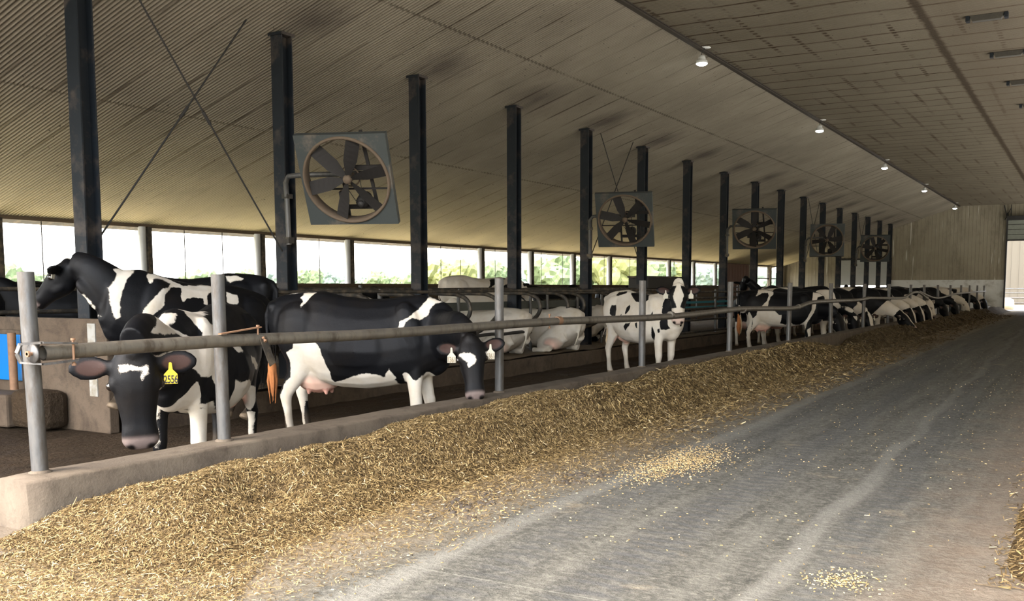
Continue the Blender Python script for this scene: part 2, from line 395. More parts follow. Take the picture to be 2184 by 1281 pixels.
# outdoor ground
mb = MB(); mb.box(-420, -16.45, -120, 420, -.9, -.25); mb.box(-16.45, 300, Y1 + .2, 420, -.5, -.02); mb.box(-16.45, 300, -120, Y0 - .1, -.5, -.02); mb.box(12, 300, -120, 420, -.9, -.4)
tag(mb.build('ground', M['field']), kind='structure')
mb = MB(); mb.box(-12, 8, Y1 + .1, Y1 + 40, -.3, 0); mb.box(-18, 12, -22, Y0 - .05, -.3, -.005); tag(mb.build('ground_yard', M['yard']), kind='structure')
mb = MB(); mb.box(-24, -16.5, -30, 80, -.3, -.22); tag(mb.build('ground_bounce', simple('pale bounce strip', (.30, .27, .19), .95, 0, .15, 3)), kind='structure')  # unseen pale strip added to bounce daylight up to the eave
# side walls
mb = MB(); mb.box(-16.45, -16.32, Y0, 47.3, -.3, 1.33)
for k in range(5): mb.box(-16.32, -16.29, Y0, 47.3, 1.33 - .27 * (k + 1) + .02, 1.33 - .27 * k)
mb.box(-16.46, -16.24, Y0, 47.3, 1.33, 1.38)
tag(mb.build('wall_left', M['board']), kind='structure')
mb = MB(); mb.box(11.0, 11.15, Y0, Y1, -.3, 2.6); tag(mb.build('wall_right', M['board']), kind='structure')
# front end: only the tall drive-through opening and low walls beside it
def prism(mb, poly, y0, y1):
    n = len(poly); vs = [(x, y0, z) for x, z in poly] + [(x, y1, z) for x, z in poly]
    mb.add(vs, [tuple(range(n)), tuple(range(2 * n - 1, n - 1, -1))] + [(i, i + n, (i + 1) % n + n, (i + 1) % n) for i in range(n)])
    return mb
def zr(x): return 5.775 + SL * (x + 6.63) if x < -6.63 else (5.775 if x < 1.31 else 5.775 - SL * (x - 1.31))
mb = MB()
prism(mb, [(-16.45, -.3), (-FRONT_L, -.3), (-FRONT_L, zr(-FRONT_L)), (-16.45, zr(-16.45))], Y0 - .12, Y0); prism(mb, [(FRONT_R, -.3), (11.1, -.3), (11.1, zr(11.1)), (FRONT_R, zr(FRONT_R))], Y0 - .12, Y0)
tag(mb.build('wall_front', M['end_upper']), kind='structure')
# far end wall: left bay, over the stall door, centre, over the drive door, right
def endpiece(mb, x0, x1, z0, z1f=None, z1=None):
    ztop = (lambda x: zr(x)) if z1 is None else (lambda x: z1)
    prism(mb, [(x0, z0), (x1, z0), (x1, ztop(x1)), (x0, ztop(x0))], Y1, Y1 + .12)
mb = MB()
endpiece(mb, -16.45, -12.97, 1.25); endpiece(mb, -12.97, -10.15, 2.85); endpiece(mb, -10.15, -6.63, 1.67); endpiece(mb, -6.63, -4.15, 1.67)
endpiece(mb, -4.15, -.9, 4.9); endpiece(mb, -.9, 1.31, 1.67); endpiece(mb, 1.31, 11.1, 1.67)
tag(mb.build('wall_back', M['end_upper']), kind='structure')
mb = MB(); endpiece(mb, -16.45, -12.97, -.3, z1=1.25); endpiece(mb, -10.15, -4.15, -.3, z1=1.67); endpiece(mb, -.9, 11.1, -.3, z1=1.67)
mb.box(-10.15, -4.15, Y1 - .03, Y1, 1.64, 1.69)
tag(mb.build('wall_back_base', M['end_lower']), kind='structure')
# sectional door over the stalls
o = empty('door_1', (-11.56, Y1, 0)); tag(o, kind='structure')
for k in range(3):
    mb = MB(); mb.box(-1.41, 1.41, -.06, -.01, 1.40 + k * .485, 1.40 + k * .485 + .47); mb.box(-1.41, 1.41, -.075, -.06, 1.40 + k * .485 + .22, 1.40 + k * .485 + .25)
    mb.build('door_section', M['shutter'], o, .004)
mb = MB(); mb.box(-1.41, 1.41, -.012, 0, 1.40, 2.86); mb.build('door_backing', M['shutter'], o)
mb = MB(); mb.box(-1.47, -1.41, -.1, 0, -.2, 2.95); mb.box(1.41, 1.47, -.1, 0, -.2, 2.95); mb.box(-1.47, 1.47, -.1, 0, 2.87, 2.95); mb.build('door_frame', M['black'], o)
# drive-through door, rolled up
o = empty('door_2', (-2.55, Y1, 0)); tag(o, kind='structure')
mb = MB(); mb.box(-1.66, -1.58, -.16, 0, 0, 5.3); mb.box(1.58, 1.66, -.16, 0, 0, 5.3); mb.box(-1.62, 1.62, -.12, 0, 3.78, 3.86); mb.build('door_frame', M['black'], o)
for k in range(4):
    mb = MB(); mb.box(-1.58, 1.58, -.1, -.04, 3.86 + k * .27, 3.86 + k * .27 + .245); mb.build('door_section', simple('sage door section' + str(k), (.20, .21, .17), .6), o)
mb = MB(); mb.box(-1.58, 1.58, -.045, -.035, 3.86, 4.9); mb.build('door_backing', M['dark_steel'], o)
mb = MB(); mb.bar((-1.62, -.2, 4.95), (-1.8, -.2, 5.70), .05, .05); mb.bar((-1.45, -.2, 5.05), (-1.45, -.2, 5.72), .04, .04); mb.bar((-1.75, -.2, 4.9), (-1.45, -.2, 5.55), .035, .035)
mb.box(-1.62, 1.62, -.5, -.1, 4.88, 5.10); mb.build('door_track', M['black'], o)
# side bay with brown doors and windows at the far left
mb = MB(); mb.box(-16.42, -16.25, 47.3, 51.6, -.3, 2.5)
for k in range(9): mb.box(-16.25, -16.235, 47.35 + k * .47, 47.35 + k * .47 + .44, 0, 2.45)
tag(mb.build('door_3', M['brown_door']), kind='structure')
mb = MB(); mb.box(-16.42, -16.25, 51.6, 58.75, -.3, 1.15); mb.box(-16.42, -16.25, 51.6, 53.0, 1.15, 2.5); mb.box(-16.42, -16.25, 55.6, 55.95, 1.15, 2.5); mb.box(-16.42, -16.25, 58.2, 58.75, 1.15, 2.5)
tag(mb.build('wall_left_end', M['end_upper']), kind='structure')
mb = MB()
for ya, yb in ((53.0, 55.6), (55.95, 58.2)):
    mb.box(-16.40, -16.3, ya, yb, 1.76, 1.81)
    mb.box(-16.40, -16.3, ya, ya + .06, 1.15, 2.5); mb.box(-16.40, -16.3, yb - .06, yb, 1.15, 2.5)
tag(mb.build('window_1', M['dark_steel']), kind='structure')

# ------------------------------------------------------------------ roof columns
NTH = ['first', 'second', 'third', 'fourth', 'fifth', 'sixth', 'seventh', 'eighth', 'ninth', 'tenth', 'eleventh', 'twelfth', 'thirteenth', 'fourteenth', 'fifteenth', 'sixteenth', 'seventeenth', 'eighteenth', 'nineteenth', 'twentieth']
COLY = [6.96 + 3.05 * k for k in range(17)]
XC = -9.71
def column(y):
    o = empty('steel_column', (XC, y, 0)); zt = zr(XC) - .06
    mb = MB(); b = .10; tf = .018
    mb.box(-b, b, -b, -b + tf, 0, zt); mb.box(-b, b, b - tf, b, 0, zt); mb.box(-.008, .008, -b + tf, b - tf, 0, zt)
    mb.build('shaft', M['column'], o)
    mb = MB(); mb.box(-.115, .115, -.115, .115, 0, .03); mb.build('base_plate', M['column'], o)
    mb = MB(); mb.box(-.13, .13, -.12, .12, zt - .03, zt + .01); mb.build('cap_plate', M['column'], o)
    return o
c0 = None
CL = {0: 'leftmost and nearest dark steel roof column, cut by the top of the photo', 1: 'dark steel roof column holding up the nearest large fan',
      2: 'dark steel roof column standing free to the right of the nearest fan', 3: 'dark steel roof column, fourth from the left, above the loop stalls',
      4: 'dark steel roof column carrying the second fan on its right side'}
for k, y in enumerate(COLY):
    c = column(y) if k == 0 else copy_tree(c0)
    if k == 0: c0 = c
    c.location = (XC, y, 0)
    tag(c, CL.get(k, 'dark steel roof column, %s from the left in the row' % NTH[k]), 'column', 'steel columns in a row carrying the roof', 'thing')
# cross bracing rods
def rod(a, b, label):
    mb = MB(); mb.tube([a, b], .011, 6); m = (Vector(a) * .55 + Vector(b) * .45); d = (Vector(b) - Vector(a)).normalized()
    o = mb.build('brace_rod', M['black']); tag(o, label, 'brace rod', 'diagonal brace rods between the columns')
    tb = MB(); tb.tube([m - d * .09, m + d * .09], .02, 8); tb.build('turnbuckle', M['black'], o)
def brace(k, zl=1.75, where=''):
    ya, yb = COLY[k] + .1, COLY[k + 1] - .1
    rod((XC, ya + .6, zr(XC) - .95 + .9), (XC + .02, yb, zl), 'brace rod falling to the right, ' + where)
    rod((XC + .03, yb - .55, zr(XC) - .02), (XC - .02, ya, zl), 'brace rod rising to the right, ' + where)
brace(0, 1.78, 'between the two nearest columns'); brace(4, 1.75, 'behind the second fan'); brace(10, 1.75, 'left of the fourth fan'); brace(13, 1.75, 'beside the farthest fan')
# ------------------------------------------------------------------ outer wall posts, cords
def wallpost():
    o = empty('wall_post', (0, 0, 0))
    mb = MB(); mb.tube([(0, -.05, 1.38), (0, -.05, 2.48)], .075, 12); mb.build('pipe', M['post_light'], o)
    mb = MB(); mb.box(-.07, .07, .03, .13, 1.38, 2.48); mb.build('timber', M['dark_steel'], o)
    return o
w0 = None
for k in range(-3, 12):
    w = wallpost() if w0 is None else copy_tree(w0)
    if w0 is None: w0 = w
    w.location = (-16.36, 12.96 + 3.045 * k, 0)
    tag(w, 'grey pipe and timber post of the open side wall, %s from the left' % NTH[k + 3], 'post', 'posts along the open side wall', 'thing')
cords = [10.85, 14.01, 15.02, 18.06, 23.15, 24.16, 26.1, 29.06, 30.6, 32.0, 34.0, 36.4, 38.1, 41.2, 44.0]
cd0 = None
for k, y in enumerate(cords):
    if cd0 is None:
        mb = MB(); mb.tube([(0, 0, 1.36), (0, 0.0, 2.0), (0, .0, 2.52)], .010, 5); cd0 = c = mb.build('curtain_cord', M['black'])
    else: c = cd0.copy(); col.objects.link(c)
    c.location = (-16.44, y, 0)
    tag(c, 'thin vertical curtain cord in the side opening, %s from the left' % NTH[k], 'cord', 'curtain cords in the side opening')
# ------------------------------------------------------------------ feed curb, posts, rail
XP = -4.96
def rough_wall(name, x0, x1, y0, y1, z0, z1, mat, step=.09, amp=.006):
    bm = bmesh.new()
    ys = np.arange(y0, y1, step * (1 if y1 - y0 < 20 else 1.5)).tolist() + [y1]
    prof = [(x1, z0), (x1, (z0 + z1) * .5), (x1, z1 - .016), (x1 - .009, z1 - .003), (x1 - .03, z1), ((x0 + x1) / 2, z1 + .004), (x0 + .03, z1), (x0 + .009, z1 - .003), (x0, z1 - .016), (x0, (z0 + z1) * .5), (x0, z0)]
    rows = []
    for y in ys:
        r = []
        for i, (x, z) in enumerate(prof):
            d = noise.noise_vector(Vector((x * 5, y * 2.2, z * 5))) * amp + noise.noise_vector(Vector((x * 18, y * 14, z * 18))) * amp * .5
            e = min(1, (y - y0) / .04) if i not in (0, 10) else 1
            inset = .02 * (1 - min(1, (y - y0) / .04))
            xx = x + (inset if x < (x0 + x1) / 2 else -inset) * (z > z1 - .04)
            r.append(bm.verts.new((xx + d.x, y + d.y * .5, z + d.z * (z > z0))))
        rows.append(r)
    for a, b in zip(rows[:-1], rows[1:]):
        for i in range(len(prof) - 1): bm.faces.new((a[i], a[i + 1], b[i + 1], b[i]))
    bm.faces.new(rows[0][::-1]); bm.faces.new(rows[-1])
    bmesh.ops.recalc_face_normals(bm, faces=bm.faces)
    me = bpy.data.meshes.new(name); bm.to_mesh(me); bm.free()
    for p in me.polygons: p.use_smooth = True
    return mesh_obj(name, me, mat)
o = rough_wall('feed_curb', -5.08, -4.79, 3.02, 58.7, -.25, .275, M['curb'])
tag(o, 'long low worn concrete feed curb carrying the rail posts', 'curb')
mb = MB(); mb.box(-5.3, -4.5, 1.2, 3.03, -.3, .012); tag(mb.build('floor_apron', M['curb']), kind='structure')
def pxy(y): return y
def post():
    o = empty('rail_post', (0, 0, 0))
    mb = MB(); mb.tube([(0, 0, .2), (0, 0, 1.375)], .043, 20, caps=False); mb.tube([(0, 0, 1.36), (0, 0, 1.37)], .0395, 16)
    mb.build('pipe', M['galv'], o)
    mb = MB(); mb.lathe([(.062, .27), (.058, .285), (.044, .292)], n=14); mb.build('mortar_collar', M['curb'], o)
    return o
PY = [3.21, 4.5] + [4.5 + 3.44 * k for k in range(1, 16)]
PL = {0: 'leftmost galvanised rail post at the open end of the curb', 1: 'galvanised rail post in front of the cow with the yellow tag',
      2: 'galvanised rail post just right of the black cow looking over the curb', 3: 'galvanised rail post in front of the white spotted cow',
      4: 'galvanised rail post between the white spotted cow and the next black and white cow', 5: 'galvanised rail post across the flank of the cow with the orange tail tuft'}
p0 = None
for k, y in enumerate(PY):
    p = post() if p0 is None else copy_tree(p0)
    if p0 is None: p0 = p
    p.location = (XP + (.0 if k else -.01), y, 0)
    p.rotation_euler = (0 if k != 9 else R(5), R([-2.2, -.8, .2, 0, .1, .5, -.8, .5, 0, 3, -2][k % 11]), 0)
    tag(p, PL.get(k, 'galvanised rail post on the curb, %s from the near end' % NTH[k]), 'post', 'rail posts standing on the feed curb')
# neck rail, in bolted lengths
XR = XP + .085
def rail(pts, label, r=.041):
    P = [Vector(q) for q in pts]
    mb = MB(); fine = []
    n = len(P)
    for i in range(n - 1):
        a, b, c, d = P[max(i - 1, 0)], P[i], P[i + 1], P[min(i + 2, n - 1)]
        for s in np.linspace(0, 1, 7)[:-1]:
            fine.append(.5 * ((2 * b) + (c - a) * s + (2 * a - 5 * b + 4 * c - d) * s * s + (3 * b - a - 3 * c + d) * s ** 3))
    fine.append(P[-1])
    o0 = P[0].copy()
    mb.tube([f - o0 for f in fine], r, 16, caps=False); mb.tube([f - o0 for f in fine][:2], r * .86, 14, caps=False)
    mb.tube([fine[-2] - o0, fine[-1] - o0 + Vector((0, -.003, 0))], r * .97, 16)
    o = mb.build('neck_rail', M['rail']); o.location = o0
    tag(o, label, 'rail', 'lengths of the feed rail')
    return o
r1 = rail([(XR, 3.19, .940), (XR, 4.4, .945), (XR, 6.0, .925), (XR + .01, 7.9, .935), (XR, 9.0, .935)], 'nearest length of brown pipe rail with an open end and hinge strap')
r2 = rail([(XR, 9.0, .935), (XR, 11.4, .905), (XR - .01, 13.0, .91), (XR, 14.9, .945), (XR, 16.2, .93)], 'second length of pipe rail, crossing the white spotted cow')
r3 = rail([(XR, 16.2, .93), (XR, 18.3, .90), (XR, 19.6, .985), (XR, 21.6, .99), (XR, 24.0, .985), (XR, 25.3, 1.02)], 'third length of pipe rail, bent upwards in the middle')
r4 = rail([(XR, 25.3, 1.02), (XR, 28.0, .99), (XR, 30.6, .98), (XR, 31.9, 1.10), (XR, 33.4, 1.12), (XR, 35.6, .86)], 'fourth length of pipe rail, dipping at its far end', .036)
r5 = rail([(XR, 33.4, 1.16), (XR, 36.6, .93), (XR, 39.0, .90), (XR, 43.0, 1.02), (XR, 47.0, 1.04), (XR, 52.0, 1.07), (XR, 56.0, 1.07)], 'farthest length of pipe rail, sagging then rising', .036)
# hinge strap and bolts at the near end (parts of the first rail)
def bolt(mb, a, b, r=.007):
    mb.tube([a, b], r, 8); a = Vector(a); b = Vector(b); d = (b - a).normalized() * .012
    mb.tube([a, a + d], r * 2, 6); mb.tube([b - d, b], r * 2, 6)
mb = MB()
for s in (1, -1):
    pts = []
    for a in np.linspace(90 * s, 270 * s, 9):
        pts.append(Vector((-.075 + .055 * math.cos(R(a)) , -.02, 0 + .055 * math.sin(R(a)) )))
    pass
loop = [(.045, .17, .046), (.045, .08, .052), (.03, -.02, .058), (-.075 + .0, -.075, .05), (-.095, -.085, .0), (-.075, -.075, -.05), (.03, -.02, -.058), (.045, .08, -.052), (.045, .17, -.046)]
for i in range(len(loop) - 1): mb.bar(loop[i], loop[i + 1], .010, .030, (1, 0, 0))
o = mb.build('hinge_strap', M['galv'], r1)
mb = MB(); mb.lathe([(.0, -.006), (.05, -.006), (.05, .006), (.0, .006)], (0, 0, 0), 20, Matrix.Translation((.0, -.055, 0)) @ Matrix.Rotation(R(90), 4, 'X')); mb.build('hinge_disc', M['galv'], r1)
mb = MB(); bolt(mb, (.045, .15, .075), (.045, .15, -.075)); mb.build('bolt', M['rust'], r1)
mb = MB(); bolt(mb, (0.0, -.09, 0), (0.0, -.03, 0), .009); mb.build('bolt', M['rust'], r1)
ym = 4.72 - 3.19
mb = MB(); mb.bar((.02, ym - .33, .052), (.01, ym + .03, .085), .03, .008); bolt(mb, (.02, ym, .10), (.02, ym, -.01), .006); mb.build('strap', M['rust'], r1)
mb = MB(); Mx = Matrix.Translation((.050, ym + .02, .0)) @ Matrix.Rotation(R(24), 4, 'X'); mb.box(-.004, .004, -.03, .03, -.19, .02, Mx); mb.build('hanging_plate', M['dark_steel'], r1, .003)
mb = MB(); bolt(mb, (.048, ym + .015, .015), (.075, ym + .015, -.01), .006); mb.build('bolt', M['rust'], r1)
mb = MB(); mb.tube([(0, 5.75, .0), (0, 5.83, 0)], .046, 14); bolt(mb, (0, 5.6, .075), (0, 5.6, -.075)); mb.build('coupling', M['rust'], r1)
for rr, yy in ((r2, 3.1), (r2, 6.2), (r3, 2.4)):
    mb = MB(); mb.tube([(0, yy, -.012), (0, yy + .07, -.012)], .048, 14); mb.build('coupling', M['rail'], rr)
# ------------------------------------------------------------------ concrete drinker wall at the left
o = empty('drinker_wall', (-9.15, 6.72, -.24))
mb = MB(); mb.box(-4.2, 0, 0, .12, -.05, 1.19); mb.build('slab', M['wall_conc'], o, .012)
mb = MB(); mb.box(-.30, -.17, -.012, .0, .35, 1.14); mb.build('repair_strip', simple('pale cement render', (.30, .29, .26), .8, 0, .2, 6, .3, .3, (.18, .15, .1)), o)
mb = MB(); mb.box(-1.28, -.66, -.34, -.0, -.03, .40); mb.build('muck_heap', M['muck'], o, .09)
mb = MB(); mb.box(-3.6, -1.28, -.36, 0, -.03, .34); mb.build('step', M['wall_conc'], o, .03)
mb = MB(); mb.box(-4.0, -1.27, -.05, 0, .99, 1.045); mb.box(-1.45, -1.27, -.05, 0, .35, .99); mb.build('recess_frame', M['wall_conc'], o, .01)
tag(o, 'muddy brown concrete partition wall behind the nearest cows', 'partition wall')
mb = MB(); mb.box(-3.4, -1.46, -.045, -.005, .42, .985)
o2 = mb.build('blue_panel', M['plastic_blue'], None, .01); o2.location = (-9.15, 6.72, -.20)
tag(o2, 'bright blue plastic drinker panel in the concrete wall', 'drinker panel')
mb = MB(); mb.tube([(0, 0, .16), (0, 0, .80)], .045, 14); o = mb.build('bollard', M['rust']); o.location = (-10.55, 6.54, -.02)
mb.v and tag(o, 'short muddy pipe stub in front of the blue panel', 'pipe stub')
# ------------------------------------------------------------------ pens and stalls
def pipe_fence(x, y0, y1, zs, label, posts, name='pipe_fence', r=.03):
    o = empty(name, (x, y0, 0))
    for z in zs:
        mb = MB(); mb.tube([(0, 0, z), (.0, (y1 - y0) * .5, z - .012), (0, y1 - y0, z)], r, 10); mb.build('rail', M['dark_steel'], o)
    for yy in posts:
        mb = MB(); mb.tube([(.0, yy - y0, 0), (.0, yy - y0, max(zs) + .06)], .034, 10); mb.build('upright', M['galv'], o)
    tag(o, label, 'fence'); return o
# stall dividers: wide loop of pipe hung from the head rail
def loop_stall():
    o = empty('stall_loop', (0, 0, 0))
    mb = MB(); pts = [(-.72, 0, 1.185), (-.30, 0, 1.180), (-.12, 0, 1.165), (.04, 0, 1.10), (.12, 0, .99), (.12, 0, .86), (.03, 0, .73), (-.14, 0, .60), (-.36, 0, .48), (-.50, 0, .44), (-.72, 0, .43)]
    P = [Vector(p) for p in pts]; fine = []
    for i in range(len(P) - 1):
        a, b, c, d = P[max(i - 1, 0)], P[i], P[i + 1], P[min(i + 2, len(P) - 1)]
        for s in (0, .25, .5, .75): fine.append(.5 * ((2 * b) + (c - a) * s + (2 * a - 5 * b + 4 * c - d) * s * s + (3 * b - a - 3 * c + d) * s ** 3))
    fine.append(P[-1]); mb.tube(fine, .036, 12); mb.build('loop_pipe', M['dark_steel'], o)
    mb = MB(); mb.tube([(-.72, 0, -.0), (-.72, 0, 1.26)], .032, 10); mb.build('upright', M['galv'], o)
    return o
LY = [9.7, 10.9, 12.1, 13.4, 14.3, 15.75, 16.85, 17.55, 18.9, 20.1, 21.3]
l0 = None
for k, y in enumerate(LY):
    l = loop_stall() if l0 is None else copy_tree(l0)
    if l0 is None: l0 = l
    l.location = (-9.06, y, .0)
    tag(l, 'bent pipe stall loop, %s from the near end of the row' % NTH[k], 'stall divider', 'looped pipe dividers between the stalls')
def along(name, x, z, y0, y1, r, mat, label, cat):
    mb = MB(); n = 8; mb.tube([(0, (y1 - y0) * i / n, .01 * math.sin(i * 2.1)) for i in range(n + 1)], r, 10)
    o = mb.build(name, mat); o.location = (x, y0, z); tag(o, label, cat); return o
along('head_rail', -9.80, 1.245, 8.9, 22.0, .034, M['dark_steel'], 'upper horizontal pipe running over the stall loops', 'rail')
along('head_rail', -9.00, 1.225, 8.9, 22.0, .026, M['dark_steel'], 'lower horizontal pipe resting on the stall loops', 'rail')
mb = MB(); mb.box(-.025, .025, 0, 12.6, -.075, .075); o = mb.build('brisket_board', simple('weathered grey green plank', (.075, .08, .068), .7, 0, .25, 5), None, .006); o.location = (-9.86, 9.4, .94)
tag(o, 'wide grey green plank fixed behind the stall loops', 'plank')
along('bent_pipe', -9.05, .47, 12.9, 15.6, .03, M['black'], 'low dark pipe in front of the lying white cow', 'pipe')
# crossover fence right of the loops
pipe_fence(-9.30, 22.4, 33.6, [1.17, 1.00, .71, .41, .09], 'five rail pipe fence behind the white spotted cow', [22.5, 26.5, 29.7, 33.5])
mb = MB(); mb.box(0, .05, 0, 4.6, -.03, .03); o = mb.build('teal_board', M['teal'], None, .004); o.location = (-9.62, 24.3, .87); tag(o, 'teal painted board beyond the pipe fence', 'board')
mb = MB(); mb.box(0, .05, 0, 4.6, -.02, .02); o = mb.build('teal_board', M['teal'], None, .004); o.location = (-9.62, 24.3, .74); tag(o, 'narrow teal board just below the wider one', 'board')
pipe_fence(-12.1, 5.2, 30.0, [1.27, .97], 'distant two rail fence at the back of the stalls', [5.3, 9.8, 14.4, 19.0, 23.6, 28.2, 29.9])
pipe_fence(-9.30, 34.5, 56.5, [1.17, .80, .41], 'far pipe fence in front of the end wall', [34.6, 38.0, 41.5, 45, 48.5, 52, 56.4])
pipe_fence(-13.4, 30.5, 52, [1.30, .9], 'pipe fence near the side wall at the far end', [30.6, 36, 41, 46, 51.9])
# dark scale box on the fence
mb = MB(); mb.box(-.28, .28, 0, 2.25, 0, .34); mb.box(-.30, .30, -.03, 2.28, .34, .37); mb.box(-.03, .03, .2, .26, -.3, 0); mb.box(-.03, .03, 1.9, 1.96, -.3, 0)
o = empty('feed_box', (-10.1, 22.9, 1.26)); mb2 = MB(); mb2.box(-.28, .28, 0, 2.25, 0, .30); mb2.build('tub', M['black'], o, .01)
mb2 = MB(); mb2.box(-.30, .30, -.03, 2.28, .27, .315); mb2.build('rim', M['dark_steel'], o, .01)
for yy in (.22, 1.95): mb2 = MB(); mb2.box(-.03, .03, yy, yy + .06, -1.26, 0.0); mb2.build('leg', M['dark_steel'], o)
tag(o, 'dark rectangular box on legs behind the spotted cow', 'box')
# ------------------------------------------------------------------ fans
def make_fan():
    o = empty('ventilation_fan', (0, 0, 0)); S = .60; rr = .555; dep = .09
    # housing sheet with a round opening, local plane XZ, front toward -Y
    n = 64; vs = []; fs = []
    for y in (-dep / 2, dep / 2):
        for k in range(n):
            a = 2 * math.pi * k / n; c, s = math.cos(a), math.sin(a); q = S / max(abs(c), abs(s))
            vs.append((rr * c, y, rr * s)); vs.append((q * c, y, q * s))
    for k in range(n):
        j = (k + 1) % n; a0, b0, a1, b1 = 2 * k, 2 * k + 1, 2 * j, 2 * j + 1; N = 2 * n
        fs += [(a0, b0, b1, a1), (a0 + N, a1 + N, b1 + N, b0 + N), (b0, b0 + N, b1 + N, b1), (a0, a1, a1 + N, a0 + N)]
    mb = MB(); mb.add(vs, fs); mb.build('housing', M['fan_frame'], o)
    mb = MB(); L = [(rr + .022, -.052), (rr + .012, -.075), (rr - .012, -.07), (rr - .02, .0), (rr - .01, .11), (rr + .01, .12), (rr + .02, .02), (rr + .022, -.052)]
    mb.lathe([(r, z) for r, z in L], (0, 0, 0), 56, Matrix.Rotation(R(-90), 4, 'X')); 
    mb.f = mb.f[:-2]; mb.sm = mb.sm[:-2]
    mb.build('inlet_ring', M['fan_ring'], o)
    hub = MB(); hub.lathe([(0, -.05), (.045, -.05), (.06, -.02), (.06, .04), (.03, .06), (.03, .20), (0, .20)], (0, 0, 0), 16, Matrix.Rotation(R(-90), 4, 'X')); hub.build('hub', M['fan_ring'], o)
    for k in range(6):
        a = k * math.pi / 3 + .28; v = []; m = 8
        for i in range(m):
            t = i / (m - 1); r = .045 + t * .485; w = .030 + .058 * min(1, t * 2.4) ; pit = R(38 - 20 * t); sw = .02 * t
            for e in (-1, 1):
                for th in (-.003, .003):
                    v.append((r, e * w, th, pit, sw))
        pts = []
        for r, e, th, pit, sw in v:
            x = e + sw; y = -x * math.sin(pit) + th; x2 = x * math.cos(pit)
            pts.append((r * math.cos(a) - x2 * math.sin(a), y, r * math.sin(a) + x2 * math.cos(a)))
        f = []
        for i in range(m - 1):
            b = i * 4; c = b + 4
            f += [(b, c, c + 2, b + 2), (b + 1, b + 3, c + 3, c + 1), (b, b + 1, c + 1, c), (b + 2, c + 2, c + 3, b + 3)]
        f += [(0, 2, 3, 1), ((m - 1) * 4, (m - 1) * 4 + 1, (m - 1) * 4 + 3, (m - 1) * 4 + 2)]
        mb = MB(); mb.add(pts, f); mb.build('blade', M['fan_blade'], o)
    mb = MB(); mb.bar((.30, .16, -.585), (.22, .16, .585), .04, .03, (0, 1, 0)); mb.build('motor_strut', M['fan_blade'], o)
    mb = MB(); mb.bar((-.12, .16, -.56), (-.12, .16, .02), .035, .03, (0, 1, 0)); mb.build('motor_strut', M['fan_blade'], o)
    mb = MB(); mb.bar((-.14, .17, -.44), (.30, .17, -.44), .05, .04, (0, 1, 0)); mb.build('crossbar', M['fan_blade'], o)
    mb = MB(); mb.bar((-.52, .14, -.18), (.56, .14, -.18), .02, .02, (0, 1, 0)); mb.build('crossbar', M['fan_blade'], o)
    mb = MB(); mb.bar((.0, .15, .10), (.50, .15, .10), .06, .04, (0, 1, 0)); mb.build('arm_stub', M['fan_blade'], o)
    mb = MB(); mb.lathe([(0, -.11), (.05, -.11), (.085, -.09), (.09, 0), (.09, .09), (.05, .11), (0, .11)], (.10, .20, -.36), 16, Matrix.Rotation(R(-90), 4, 'X'))
    mo = mb.build('motor', M['fan_blade'], o)
    mb = MB(); mb.lathe([(0, -.02), (.04, -.02), (.04, .02), (0, .02)], (.10, .06, -.36), 14, Matrix.Rotation(R(-90), 4, 'X')); mb.build('motor_pulley', M['black'], mo)
    mb = MB(); q = 40; mb.tube([(.13 * math.cos(2 * math.pi * k / q), .10, .13 * math.sin(2 * math.pi * k / q)) for k in range(q + 1)], .010, 6); mb.bar((-.13, .10, 0), (.13, .10, 0), .02, .01); mb.bar((0, .10, -.13), (0, .10, .13), .02, .01)
    mb.build('drive_pulley', M['fan_ring'], o)
    mb = MB(); mb.tube([(-.125, .09, -.03), (.06, .07, -.37)], .005, 5); mb.tube([(.13, .09, -.02), (.14, .07, -.36)], .005, 5); mb.build('belt', M['black'], o)
    mb = MB(); mb.box(-.20, -.12, .12, .19, -.33, -.22); mb.build('switch_box', M['black'], o)
    return o
FANS = [(1, -8.39, 9.83, 2.668, .36, .46, 1.418, 0.0, 'nearest and largest looking'), (5, 0, 0, 0, 0, 0, 0, 0, '')]
fan_specs = [ (1, 9.75, -8.37, 2.668, .363, .463, 1.0, 0.10, 'large dusty square framed fan, nearest to us'),
              (4, 18.9, -8.66, 2.71, .28, .44, 1.0, .55, 'second square framed fan, crossed by brace rods'),
              (7, 28.1, -8.71, 2.99, .27, .50, 1.05, .9, 'third square framed fan, in the middle of the row'),
              (10, 37.2, -8.73, 3.04, .16, -.20, 1.03, 1.25, 'fourth square framed fan'),
              (13, 46.4, -8.72, 3.05, .20, .40, 1.06, 1.6, 'farthest square framed fan near the end wall')]
f0 = None
